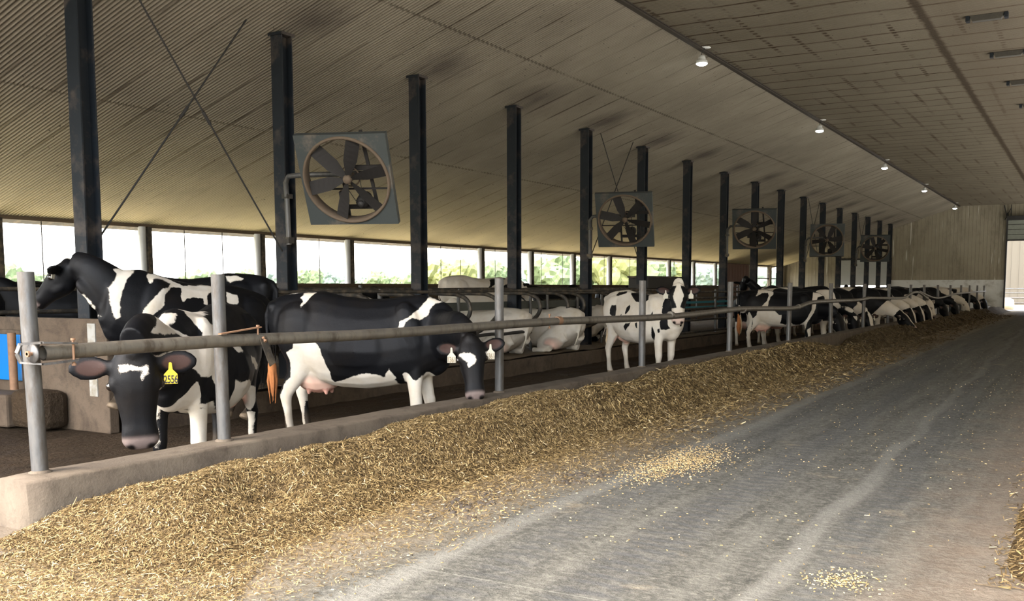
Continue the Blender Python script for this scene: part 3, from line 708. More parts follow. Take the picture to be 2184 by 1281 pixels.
for ci, y, x, z, al, be, s, spin, lab in fan_specs:
    f = make_fan() if f0 is None else copy_tree(f0)
    if f0 is None: f0 = f
    f.location = (x, y, z); f.rotation_euler = (Matrix.Rotation(al, 3, 'Z') @ Matrix.Rotation(be, 3, 'X')).to_euler(); f.scale = (s,) * 3
    for ch in f.children:
        if ch.name.startswith('blade'): ch.rotation_euler = (0, spin, 0)
    tag(f, lab, 'fan', 'circulation fans on the column row')
    # pipe arm from the column (thing of its own: bolted bracket)
    yc = COLY[ci]; mb = MB()
    P = [(XC + .15, yc - .1, z - .80), (XC + .15, yc - .12, z - .2), (XC + .17, yc - .16, z + .02), (XC + .28, yc - .22, z + .10), (XC + .50, yc - .15, z + .115), (x + .1, y + .30, z + .10)]
    mb.tube(P, .035, 12); o = mb.build('fan_bracket', M['galv'])
    mb = MB(); mb.box(XC + .09, XC + .19, yc - .15, yc - .04, z - .78, z - .70); mb.box(XC + .09, XC + .19, yc - .16, yc - .05, z - .18, z - .12); mb.build('clamp', M['dark_steel'], o)
    tag(o, 'curved pipe arm holding the ' + lab.split(',')[0].replace('large dusty square framed fan', 'nearest fan'), 'fan arm', 'curved pipe arms holding the fans')
# ------------------------------------------------------------------ lamps on the break line
def lamp():
    o = empty('high_bay_lamp', (0, 0, 0)); 
    mb = MB(); mb.lathe([(0, .255), (.10, .255), (.11, .245), (.0, .24)], (0.06, 0, 0), 18); mb.build('ceiling_plate', M['lamp_white'], o)
    mb = MB(); mb.tube([(.05, 0, .245), (.0, 0, .17), (-.015, 0, .10)], .006, 6); mb.build('hook', M['black'], o)
    mb = MB(); mb.lathe([(0, .11), (.055, .11), (.07, .06), (.075, .03), (.10, .02), (.11, -.02), (.105, -.035), (0, -.035)], (0, 0, 0), 22); mb.build('housing', M['lamp_white'], o)
    mb = MB(); mb.lathe([(0, -.03), (.105, -.034), (.10, -.05), (.06, -.07), (0, -.078)], (0, 0, 0), 22); mb.build('lens', M['lamp_lit'], o)
    return o
lm0 = None
for k, (y, z) in enumerate([(17.77, 5.51), (26.85, 5.51), (36.28, 5.51), (45.65, 5.51), (56.5, 5.51)]):
    l = lamp() if lm0 is None else copy_tree(lm0)
    if lm0 is None: lm0 = l
    l.location = (-6.585, y, z); tag(l, 'lit round ceiling lamp, %s from us along the roof break' % NTH[k], 'lamp', 'lit lamps hanging under the roof break')
# grimy unlit fixtures across the flat ceiling
def fixture():
    o = empty('strip_fixture', (0, 0, 0))
    mb = MB(); prism(mb, [(-.26, 0), (-.22, -.09), (.22, -.09), (.26, 0)], -.06, .06); mb.build('body', simple('grimy lamp body', (.05, .044, .033), .8, 0, .4, 15), o)
    for s in (-1, 1):
        mb = MB(); mb.box(*(sorted((s * .26, s * .32))), -.07, .07, -.085, 0); mb.build('end_cap', M['column'], o)
    return o
x0 = None
for k, (x, y) in enumerate([(-1.72, 17.95), (-1.60, 20.9), (-1.52, 23.9), (-1.45, 27.0)]):
    l = fixture() if x0 is None else copy_tree(x0)
    if x0 is None: x0 = l
    l.location = (x, y, 5.755); tag(l, 'grimy unlit strip fixture on the flat ceiling, %s from us' % NTH[k], 'strip light', 'unlit fixtures on the flat ceiling')
# ------------------------------------------------------------------ feed piles
def pile_h(x, y, xt=-3.42, side=1):
    """height of the left pile above the floor; toe line near xt, runs along the curb"""
    toe = -3.48 + .50 * math.exp(-max(0, y - 2.75) / .45) + .14 * noise.noise(Vector((0, y * .45, 3))) + .06 * noise.noise(Vector((0, y * 2.2, 8)))
    if y > 8: toe -= min(.25, (y - 8) * .03)
    ramp = min(1, max(0, (y - 2.62 - .10 * (x + 4.4)) / 1.05)); ramp = ramp * ramp * (3 - 2 * ramp)
    w = toe + 4.80
    u = (toe - x) / w
    if u <= 0: return -.01
    prof = min(1, u / .62); prof = prof * prof * (3 - 2 * prof) * (1 - .38 * max(0, (u - .66) / .34))
    hh = .285 + .10 * noise.noise(Vector((x * 1.2, y * .8, 1.7))) 
    hh *= .70 + .30 * min(1, max(0, (y - 3.3) / 2.2))
    # bite marks left by the feeding cows
    for cx, cy, r, a in ((-4.0, 3.92, .26, .17), (-4.5, 5.6, .3, .05), (-4.5, 6.9, .4, .05), (-4.6, 8.3, .5, .07), (-4.5, 10.3, .4, .05)):
        hh -= a * math.exp(-((x - cx) ** 2 + (y - cy) ** 2 * .7) / (r * r * .5))
    g = 1.0
    if 18.4 < y < 22.6: g = 1 - .96 * min(1, max(0, (y - 18.4) / 1.0)) * min(1, max(0, (22.6 - y) / .9)) * min(1, max(0, (u - .25) / .35))
    if y > 21: hh *= .85 + .25 * noise.noise(Vector((2, y * .22, 5)))
    z = hh * prof * ramp * g
    return z + (.014 * noise.noise(Vector((x * 9, y * 9, 2))) + .038 * noise.noise(Vector((x * 3.1, y * 2.6, 6)))) * min(1, z * 9) - .004
def pile_r(x, y):
    c = -.30 + .06 * noise.noise(Vector((0, y * 1.1, 9)))
    u = (x - c) / .5
    if u <= 0: return -.01
    k = min(1, max(0, (y - 4.6) / .8)) * min(1, max(0, (8.2 - y) / .8))
    return .22 * min(1, u) * k - .004
def build_pile(name, hf, xa, xb, ya, yb, step, cnt, label, zones, seed):
    xs = np.arange(xa, xb + step / 2, step); ys = np.concatenate([np.arange(ya, min(12, yb), step), np.arange(12, yb + .2, step * 3)]) if yb > 12 else np.arange(ya, yb, step)
    n, m = len(xs), len(ys); Z = np.array([[hf(x, y) for y in ys] for x in xs])
    P = np.zeros((n, m, 3)); P[:, :, 0] = xs[:, None]; P[:, :, 1] = ys[None]; P[:, :, 2] = Z
    verts = P.reshape(-1, 3); idx = np.arange(n * m).reshape(n, m)
    quads = np.stack([idx[:-1, :-1], idx[1:, :-1], idx[1:, 1:], idx[:-1, 1:]], -1).reshape(-1, 4)
    keep = (verts[quads][:, :, 2].max(1) > -.003); quads = quads[keep]
    r = np.random.default_rng(seed); SV = []; SF = []; tone = [np.full(len(verts), .4)]; off = len(verts)
    allq = [quads]; mats = [np.zeros(len(quads), np.int32)]
    for (y0, y1, count, lmin, lmax, wd, spill) in zones:
        X = r.uniform(xa + .03, xb - .01 + spill, int(count * 1.6)); Y = r.uniform(y0, y1, len(X))
        Zq = np.array([hf(a, b) for a, b in zip(X, Y)])
        dens = np.where(Zq > .02, 1.0, np.where(Zq > -.009, .75, np.exp(-np.abs(X - (-3.5 if name[0] == 'f' and seed < 50 else 0)) * 3.2) * .55))
        k = r.random(len(X)) < dens; X, Y, Zq = X[k][:count], Y[k][:count], np.maximum(Zq[k][:count], 0)
        c = len(X); e = .02
        gx = np.array([hf(a + e, b) - hf(a - e, b) for a, b in zip(X, Y)]) / (2 * e); gy = np.array([hf(a, b + e) - hf(a, b - e) for a, b in zip(X, Y)]) / (2 * e)
        gx = np.clip(gx, -1.2, 1.2); gy = np.clip(gy, -1.2, 1.2)
        L = r.uniform(lmin, lmax, c) * np.where(r.random(c) < .03, 2.8, 1); a = r.uniform(0, 2 * np.pi, c); el = r.normal(0, .35, c)
        W = wd * r.uniform(.5, 1.5, c)
        dx, dy = np.cos(a) * np.cos(el), np.sin(a) * np.cos(el); dzz = dx * gx + dy * gy + np.abs(np.sin(el)) * .8
        D = np.stack([dx, dy, dzz], 1); D /= np.linalg.norm(D, axis=1)[:, None]
        Sv = np.stack([-np.sin(a), np.cos(a), r.normal(0, .5, c)], 1); Sv /= np.linalg.norm(Sv, axis=1)[:, None]
        Cc = np.stack([X, Y, Zq + .006 + r.random(c) * .008], 1); h = L[:, None] * D / 2; w = W[:, None] * Sv / 2
        bow = np.array([0, 0, 1.0]) * (L[:, None] * r.uniform(-.02, .05, c)[:, None])
        q = np.stack([Cc - h - w, Cc - h + w, Cc + bow + w, Cc + bow - w, Cc + h + w * .7, Cc + h - w * .7], 1)
        SVv = q.reshape(-1, 3); b = off + np.arange(c)[:, None] * 6
        f1 = b + np.array([0, 1, 2, 3]); f2 = b + np.array([3, 2, 4, 5]); ff = np.concatenate([f1, f2])
        SV.append(SVv); off += len(SVv); allq.append(ff); mats.append(np.ones(len(ff), np.int32)); tone.append(np.repeat(np.clip(r.beta(1.3, 1.8, c), 0, 1), 6))
    verts = np.concatenate([verts] + SV); q = np.concatenate(allq); me = bpy.data.meshes.new(name)
    me.vertices.add(len(verts)); me.vertices.foreach_set('co', verts.reshape(-1).astype(np.float32))
    me.loops.add(q.size); me.loops.foreach_set('vertex_index', q.reshape(-1).astype(np.int32))
    me.polygons.add(len(q)); me.polygons.foreach_set('loop_start', np.arange(len(q), dtype=np.int32) * 4); me.polygons.foreach_set('loop_total', np.full(len(q), 4, dtype=np.int32))
    me.polygons.foreach_set('material_index', np.concatenate(mats)); me.update(); me.validate()
    at = me.attributes.new('tone', 'FLOAT', 'POINT'); at.data.foreach_set('value', np.concatenate(tone).astype(np.float32))
    o = mesh_obj(name, me, [M['straw_base'], M['straw']]); return tag(o, label, 'feed', kind='stuff')
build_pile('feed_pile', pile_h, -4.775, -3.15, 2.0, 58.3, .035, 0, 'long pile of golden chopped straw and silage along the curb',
           [(2.1, 4.5, 70000, .010, .036, .0030, .5), (4.5, 8, 66000, .012, .042, .0038, .4), (8, 14, 36000, .02, .07, .0075, .35), (14, 26, 20000, .03, .10, .012, .3), (26, 50, 7000, .05, .13, .02, .2)], 11)
build_pile('feed_heap', pile_r, -.42, .7, 4.3, 8.6, .03, 0, 'edge of another brown feed heap at the right border of the photo', [(4.5, 8.4, 12000, .015, .05, .005, 0)], 77)
# loose chips on the alley
def scatter(name, n, label):
    r = np.random.default_rng(5); Y = 2.3 + 24 * r.random(n) ** 1.8; X = r.uniform(-3.9, .2, n); k = (np.array([noise.noise(Vector((a * 1.3, b * .9, 4))) for a, b in zip(X, Y)]) + r.random(n) * .9) > .45; X, Y = X[k], Y[k]
    # two denser drifts seen in the photo
    X = np.concatenate([X, r.normal(-2.6, .15, 2200), r.normal(-.9, .08, 260), r.normal(-3.15, .2, 900)]); Y = np.concatenate([Y, r.normal(6.6, .40, 2200), r.normal(4.3, .1, 260), r.normal(4.6, 1.2, 900)])
    c = len(X); L = r.uniform(.004, .018, c) * np.where(r.random(c) < .06, 1.8, 1); W = r.uniform(.0012, .0032, c) * (1 + Y * .04); a = r.uniform(0, 6.28, c)
    D = np.stack([np.cos(a), np.sin(a), np.zeros(c)], 1) * L[:, None] / 2; S = np.stack([-np.sin(a), np.cos(a), np.zeros(c)], 1) * W[:, None] / 2
    C0 = np.stack([X, Y, np.full(c, .003)], 1); up = np.array([0, 0, .004])
    q = np.stack([C0 - D - S, C0 + D - S, C0 + D + S, C0 - D + S, C0 - D * .8 - S * .6 + up, C0 + D * .8 - S * .6 + up, C0 + D * .8 + S * .6 + up, C0 - D * .8 + S * .6 + up], 1).reshape(-1, 3)
    b = np.arange(c)[:, None] * 8; ff = np.concatenate([b + np.array(f) for f in ((4, 5, 6, 7), (0, 1, 5, 4), (1, 2, 6, 5), (2, 3, 7, 6), (3, 0, 4, 7))])
    me = bpy.data.meshes.new(name); me.vertices.add(len(q)); me.vertices.foreach_set('co', q.reshape(-1).astype(np.float32))
    me.loops.add(ff.size); me.loops.foreach_set('vertex_index', ff.reshape(-1).astype(np.int32)); me.polygons.add(len(ff))
    me.polygons.foreach_set('loop_start', np.arange(len(ff), dtype=np.int32) * 4); me.polygons.foreach_set('loop_total', np.full(len(ff), 4, dtype=np.int32)); me.update()
    at = me.attributes.new('tone', 'FLOAT', 'POINT'); at.data.foreach_set('value', np.repeat(r.beta(2, 1.5, c) * .6 + .35, 8).astype(np.float32))
    return tag(mesh_obj(name, me, M['straw']), label, 'straw chips', kind='stuff')
scatter('straw_chips', 4200, 'pale straw chips scattered over the dusty feed alley')

for k, (x, y, r, lab) in enumerate(((-3.18, 4.72, .20, 'patch of dark dried muck clods on the alley beside the feed pile'), (-2.98, 5.84, .17, 'farther patch of dried muck clods on the alley beside the feed pile'))):
    mb = MB(); rr_ = random.Random(k)
    for q in range(40):
        bx_, by_ = rr_.gauss(0, r * .45), rr_.gauss(0, r * .9); h_ = rr_.uniform(.004, .014); s_ = rr_.uniform(.008, .03)
        mb.lathe([(s_, 0), (s_ * .9, h_ * .6), (s_ * .45, h_), (0, h_ * 1.02)], (bx_, by_, 0), 8)
    o = mb.build('muck_clods', simple('dried muck clods %d' % k, (.06, .05, .04), .95, 0, .4, 20, .2, .8)); o.location = (x, y, 0)
    tag(o, lab, 'muck', kind='stuff')
# ------------------------------------------------------------------ cattle
def _ring(c, u, v, ru, rv, n=16, e=2.0, rvb=None):
    out = []
    for k in range(n):
        a = 2 * math.pi * k / n; ca, sa = math.cos(a), math.sin(a)
        x = math.copysign(abs(ca) ** (2 / e), ca); y = math.copysign(abs(sa) ** (2 / e), sa)
        r2 = rv if (y >= 0 or rvb is None) else rvb
        out.append(c + u * (x * ru) + v * (y * r2))
    return out
def _skin(V, F, rings):
    n = len(rings[0]); o = len(V)
    for r in rings: V += r
    for i in range(len(rings) - 1):
        for k in range(n):
            a = o + i * n + k; b = o + i * n + (k + 1) % n
            F.append((a, b, b + n, a + n))
    ca = len(V); V.append(sum(rings[0], Vector()) / n); cb = len(V); V.append(sum(rings[-1], Vector()) / n)
    for k in range(n):
        F.append((ca, o + (k + 1) % n, o + k)); q = o + (len(rings) - 1) * n
        F.append((cb, q + k, q + (k + 1) % n))
def _ell(V, F, c, r, M3=None, n=14, m=8):
    rings = []
    for i in range(1, m):
        t = math.pi * i / m; rg = []
        for k in range(n):
            a = 2 * math.pi * k / n
            p = Vector((r[0] * math.cos(t), r[1] * math.sin(t) * math.cos(a), r[2] * math.sin(t) * math.sin(a)))
            if M3 is not None: p = M3 @ p
            rg.append(Vector(c) + p)
        rings.append(rg)
    _skin(V, F, rings)
LEGK = .20
def _limb(V, F, pts, n=14):
    """pts: (x,y,z, r_fore_aft, r_side)"""
    P = [Vector(p[:3]) for p in pts]; rings = []
    for i, p in enumerate(pts):
        t = (P[min(i + 1, len(P) - 1)] - P[max(i - 1, 0)]).normalized()
        v = Vector((0, 1, 0)); v = (v - t * v.dot(t)).normalized(); u = v.cross(t)
        k = 1 + LEGK * max(0, min(1, (.085 - p[3]) / .03)); rings.append(_ring(P[i], u, v, p[3] * k, p[4] * k, n))
    _skin(V, F, rings)
def _bez(a, b, c, d, t): return a * (1 - t) ** 3 + b * 3 * t * (1 - t) ** 2 + c * 3 * t * t * (1 - t) + d * t ** 3
TR = [(-1.10, 1.34, 1.16, .07), (-1.07, 1.385, 1.02, .14), (-.98, 1.43, .93, .215), (-.84, 1.455, .82, .255), (-.66, 1.470, .70, .285), (-.48, 1.475, .615, .315), (-.26, 1.425, .585, .345),
      (0, 1.40, .575, .37), (.22, 1.405, .60, .36), (.42, 1.43, .635, .315), (.58, 1.445, .665, .26), (.74, 1.41, .70, .205), (.86, 1.36, .76, .15), (.93, 1.30, .86, .09)]
def head_frame(pose):
    d = Vector(pose['hd']).normalized(); n = Vector(pose['hn']); n = (n - d * n.dot(d)).normalized(); s = n.cross(d)   # s = cow's left
    return Vector(pose['poll']), d, n, s
COLL = []
def cow_geom(pose):
    V = []; F = []; lie = pose.get('lie', False); sag = pose.get('belly', 0)
    dz = -.56 if lie else 0
    rings = []
    for x, zt, zb, hw in TR:
        if -.6 < x < .6: zb -= sag
        if lie: zb = max(zb - .03, .60); hw *= 1.12
        zc = zb + (zt - zb) * .42
        rg = []
        for k in range(20):
            a = 2 * math.pi * k / 20; ca, sa = math.cos(a), math.sin(a)
            e = 2.15 if sa >= 0 else 2.4
            yy = math.copysign(abs(ca) ** (2 / e), ca) * hw; zz = math.copysign(abs(sa) ** (2 / e), sa)
            if sa > 0: yy *= 1 - .18 * sa
            rg.append(Vector((x, yy, zc + (zz * (zt - zc) if zz >= 0 else zz * (zc - zb)) + dz)))
        rings.append(rg)
    _skin(V, F, rings)
    for s in (-1, 1):   # hip bones, pins, shoulders, ribs
        _ell(V, F, (-1.03, s * .10, 1.31 + dz), (.06, .05, .06))
        _ell(V, F, (.50, s * .17, 1.06 + dz), (.17, .12, .33), Matrix.Rotation(R(-14), 3, 'Y'))
        _ell(V, F, (-.72, s * .17, 1.08 + dz), (.26, .135, .30))
    _ell(V, F, (-.02, 0, .90 + dz), (.56, .385 + sag * .6, .30 + (0 if lie else .02)))
    _ell(V, F, (.70, 0, .84 + dz), (.20, .13, .20))
    # legs
    L = pose.get('legs', {})
    def off(k): return L.get(k, (0, 0))
    if not lie:
        for s, k in ((1, 'fl'), (-1, 'fr')):
            ox, oy = off(k); y = s * .155
            _limb(V, F, [(.50, y * .9, 1.0, .14, .09), (.53, y, .84, .125, .085), (.545 + ox * .15, y + oy * .15, .70, .098, .074), (.545 + ox * .35, y + oy * .35, .56, .068, .058), (.555 + ox * .5, y + oy * .5, .45, .056, .052), (.56 + ox * .6, y + oy * .6, .39, .056, .053),
                         (.555 + ox * .7, y + oy * .7, .31, .041, .040), (.55 + ox * .85, y + oy * .85, .19, .034, .034), (.55 + ox * .93, y + oy * .93, .125, .042, .040), (.57 + ox, y + oy, .07, .042, .044), (.59 + ox, y + oy, .035, .062, .053), (.60 + ox, y + oy, .0, .066, .056)])
        for s, k in ((1, 'hl'), (-1, 'hr')):
            ox, oy = off(k); y = s * .165
            _limb(V, F, [(-.74, y * .8, 1.16, .25, .11), (-.72, y, 1.0, .25, .115), (-.70, y * 1.04, .86, .205, .10), (-.72 + ox * .2, y + oy * .2, .74, .15, .082), (-.78 + ox * .4, y + oy * .4, .62, .098, .062), (-.85 + ox * .6, y + oy * .6, .52, .072, .048), (-.885 + ox * .7, y + oy * .7, .45, .062, .046),
                         (-.875 + ox * .8, y + oy * .8, .37, .045, .038), (-.86 + ox * .88, y + oy * .88, .25, .037, .034), (-.85 + ox * .94, y + oy * .94, .15, .040, .036), (-.84 + ox * .97, y + oy * .97, .11, .044, .040), (-.82 + ox, y + oy, .065, .042, .043), (-.80 + ox, y + oy, .03, .062, .052), (-.79 + ox, y + oy, .0, .066, .055)])
    else:
        sd = pose.get('lieside', -1)   # side toward which hind legs stick out
        for s in (1, -1):
            _limb(V, F, [(.50, s * .16, .42, .12, .09), (.56, s * .2, .25, .10, .08), (.66, s * .22, .13, .075, .07), (.78, s * .20, .085, .062, .06)])
            _limb(V, F, [(.78, s * .20, .085, .06, .06), (.66, s * .245, .06, .048, .045), (.50, s * .26, .05, .04, .04), (.40, s * .26, .045, .05, .045)])
        for s, out in ((sd, .20), (-sd, .06)):
            y = s * .24
            _limb(V, F, [(-.78, y * .8, .42, .24, .14), (-.62, y + s * out * .4, .30, .2, .13), (-.42, y + s * out * .8, .21, .14, .11), (-.34, y + s * out, .15, .10, .09)])
            _limb(V, F, [(-.34, y + s * out, .14, .09, .08), (-.52, y + s * out * 1.15, .09, .07, .06), (-.70, y + s * out * 1.2, .075, .06, .055), (-.60, y + s * out * 1.5, .055, .045, .042), (-.42, y + s * out * 1.7, .05, .038, .036), (-.32, y + s * out * 1.75, .045, .05, .045)])
    # udder
    u = pose.get('udder', 1.0)
    if u:
        if lie: _ell(V, F, (-.62, pose.get('lieside', -1) * .30, .20), (.24, .18, .16))
        else:
            _ell(V, F, (-.56, 0, .66), (.25 * u, .20 * u, .20 * u)); _ell(V, F, (-.66, 0, .68), (.18 * u, .19 * u, .2 * u))
            for tx, ty in ((-.46, .08), (-.46, -.08), (-.66, .075), (-.66, -.075)) if u > .9 else (): _limb(V, F, [(tx, ty, .56, .026, .026), (tx, ty, .48, .020, .020), (tx, ty, .45, .013, .013)], 8)
    # neck
    P, d, n, s = head_frame(pose); hs = pose.get('hs', 1.0)
    B = Vector((.60, 0, 1.12 + dz)); nape = P - d * .06 * hs - n * .075 * hs
    K = (nape - B).length
    bdir = Vector(pose.get('bdir', (1, 0, 0))).normalized(); tin = pose.get('nin'); tin = Vector(tin).normalized() if tin else (d * .6 + n * .1).normalized()
    c1 = B + bdir * K * .42; c2 = nape - tin * K * .38
    rings = []; prev = None
    up = Vector((0, 0, 1)); m = 11
    for i in range(m):
        t = i / (m - 1); c = _bez(B, c1, c2, nape, t); c_ = _bez(B, c1, c2, nape, min(1, t + .02)) - _bez(B, c1, c2, nape, max(0, t - .02)); c_.normalize()
        side = (Vector((0, 1, 0)) * (1 - t) + s * t); side = (side - c_ * side.dot(c_)).normalized(); vv = c_.cross(side) * -1
        if vv.dot(up * (1 - t) + n * t) < 0: vv = -vv
        rt = .30 + (.135 - .30) * t ** .75; rs = .19 + (.090 - .19) * t ** .8
        rings.append(_ring(c - vv * (.03 * (1 - t)), side, vv, rs, rt * (1 if not lie else .92), 16, 2.1))
        if i == 9: COLL[:] = [_ring(c - vv * .03, side, vv, rs * 1.10 + .01, rt * 1.22 + .01, 28, 2.1), c_]
    _skin(V, F, rings)
    # dewlap
    for t in (.12, .32, .52):
        c = _bez(B, c1, c2, nape, t); c_ = (_bez(B, c1, c2, nape, t + .02) - c).normalized(); side = (Vector((0, 1, 0)) - c_ * c_.y).normalized(); vv = c_.cross(side) * -1
        if vv.z < 0: vv = -vv
        M3 = Matrix((c_, side, vv)).transposed()
        _ell(V, F, c - vv * (.26 - .19 * t), (.17, .045, .10), M3)
    # head
    HS = [(-.055, .05, .045, -.06), (-.03, .088, .085, -.07), (.02, .114, .108, -.078), (.07, .130, .128, -.088), (.13, .134, .145, -.100), (.19, .122, .142, -.104), (.25, .112, .124, -.104), (.32, .098, .102, -.102), (.38, .091, .088, -.101), (.435, .099, .082, -.101), (.48, .101, .073, -.103), (.51, .083, .058, -.106), (.53, .05, .036, -.108)]
    rings = []
    for t, w, h, o in HS:
        rg = []; c = P + d * (t * hs) + n * (o * hs)
        for k in range(18):
            a = 2 * math.pi * k / 18; ca, sa = math.cos(a), math.sin(a); e = 2.7 if sa > 0 else 2.2
            ww = w * (1 if sa > 0 else 1 + .28 * sa)
            rg.append(c + s * (math.copysign(abs(ca) ** (2 / e), ca) * ww * hs) + n * (math.copysign(abs(sa) ** (2 / e), sa) * h * hs))
        rings.append(rg)
    _skin(V, F, rings)
    H3 = Matrix((d, s, n)).transposed()
    for q in (1, -1):
        _ell(V, F, P + (d * .150 + s * (q * .112) + n * -.035) * hs, (.052 * hs, .030 * hs, .036 * hs), H3)      # brow
        _ell(V, F, P + (d * .19 + s * (q * .085) + n * -.14) * hs, (.10 * hs, .032 * hs, .07 * hs), H3)         # cheek
        _ell(V, F, P + (d * .475 + s * (q * .055) + n * -.075) * hs, (.045 * hs, .034 * hs, .038 * hs), H3)     # nostril wing
    _ell(V, F, P + (d * .465 + n * -.155) * hs, (.055 * hs, .048 * hs, .030 * hs), H3)      # lower lip
    _ell(V, F, P + (d * -.01 + n * -.01) * hs, (.06 * hs, .065 * hs, .055 * hs), H3)       # poll tuft
    # ears
    ears = []
    for q in (1, -1):
        ea = pose.get('ear', (.93, .10, .02))     # out, up(-d), forward(n)
        o = (s * (q * ea[0]) - d * ea[1] + n * ea[2]).normalized()
        b = (d * 1.0 + o * .05); b = (b - o * b.dot(o)).normalized(); f = o.cross(b)
        if f.dot(n) < 0: f = -f
        base = P + (d * .055 + s * (q * .112) + n * -.055) * hs
        rr = []
        for t, w, th in ((-.02, .034, .034), (.03, .042, .030), (.07, .064, .022), (.12, .074, .019), (.165, .068, .018), (.20, .048, .016), (.225, .020, .012)):
            rr.append(_ring(base + o * (t * hs) - f * (.012 * math.sin(t * 14) * hs), b, f, w * hs, th * hs, 12))
        _skin(V, F, rr); ears.append((base, o, b, f))
    # tail
    tp = pose.get('tail')
    if tp is None: tp = [(-1.02, 0, 1.36 + dz), (-1.10, 0, 1.34 + dz), (-1.15, 0, 1.24 + dz), (-1.15, .0, 1.0 + dz), (-1.12, .01, .80 + max(dz, -.6) * .6)] if not lie else [(-.98, 0, .78), (-1.04, 0, .72), (-1.08, .02, .52), (-1.07, .06, .32), (-1.02, .1, .14)]
    P0 = [Vector(q) for q in tp]; rr = []
    rad = [.050, .038, .030, .022, .018, .016, .015]
    for i, q in enumerate(P0):
        t = (P0[min(i + 1, len(P0) - 1)] - P0[max(i - 1, 0)]).normalized(); v = Vector((0, 1, 0)); v = (v - t * v.dot(t)).normalized()
        rr.append(_ring(q, v.cross(t), v, rad[i], rad[i], 10))
    _skin(V, F, rr)
    return V, F, ears, P0
def poly_sd(pts, poly):
    """signed distance (inside +) of (n,2) points to polygon"""
    poly = np.asarray(poly, float); a = poly; b = np.roll(poly, -1, 0)
    d2 = np.full(len(pts), 1e9); ins = np.zeros(len(pts), bool)
    for p, q in zip(a, b):
        e = q - p; w = pts - p; t = np.clip((w @ e) / max(e @ e, 1e-12), 0, 1)
        dd = w - t[:, None] * e; d2 = np.minimum(d2, (dd ** 2).sum(1))
        c = ((p[1] <= pts[:, 1]) & (q[1] > pts[:, 1])) | ((q[1] <= pts[:, 1]) & (p[1] > pts[:, 1]))
        with np.errstate(divide='ignore', invalid='ignore'): xx = p[0] + (pts[:, 1] - p[1]) * e[0] / (e[1] if abs(e[1]) > 1e-12 else 1e-12)
        ins ^= c & (pts[:, 0] < xx)
    d = np.sqrt(d2); return np.where(ins, d, -d)
def smooth_patches(co, seed, cover, scale=1.5, mirror=.5):
    """large irregular blotches: random blobs in body space"""
    r = np.random.default_rng(seed); k = 26
    C = np.stack([r.uniform(-1.1, 1.0, k), r.uniform(-.35, .35, k), r.uniform(.3, 1.5, k)], 1); S = r.uniform(.14, .34, k); sg = np.where(r.random(k) < cover, 1, -1)
    q = co + .06 * np.stack([np.sin(co[:, 2] * 9 + seed), np.sin(co[:, 0] * 8 + seed * 2), np.sin(co[:, 1] * 9 + co[:, 0] * 5)], 1)
    D = np.sqrt(((q[:, None, :] - C[None]) ** 2).sum(2)) / S[None]
    w = np.exp(-3.0 * D ** 1.5); f = (w * sg[None]).sum(1) / (w.sum(1) + 1e-9)
    return np.clip(f, -1, 1) * .12
def remeshed(V, F, vox, smooth):
    me = bpy.data.meshes.new('tmp'); me.from_pydata([tuple(v) for v in V], [], F)
    bm = bmesh.new(); bm.from_mesh(me); bmesh.ops.recalc_face_normals(bm, faces=bm.faces); bm.to_mesh(me); bm.free()
    o = bpy.data.objects.new('tmp', me); col.objects.link(o)
    m = o.modifiers.new('r', 'REMESH'); m.mode = 'VOXEL'; m.voxel_size = vox
    m = o.modifiers.new('s', 'SMOOTH'); m.factor = .5; m.iterations = smooth
    dg = bpy.context.evaluated_depsgraph_get(); dg.update()
    me2 = bpy.data.meshes.new_from_object(o.evaluated_get(dg))
    bpy.data.objects.remove(o); bpy.data.meshes.remove(me)
    return me2
BASE = dict(poll=(1.12, 0, 1.50), hd=(.55, 0, -.83), hn=(.83, 0, .55))
DBG = {}
COLL = []
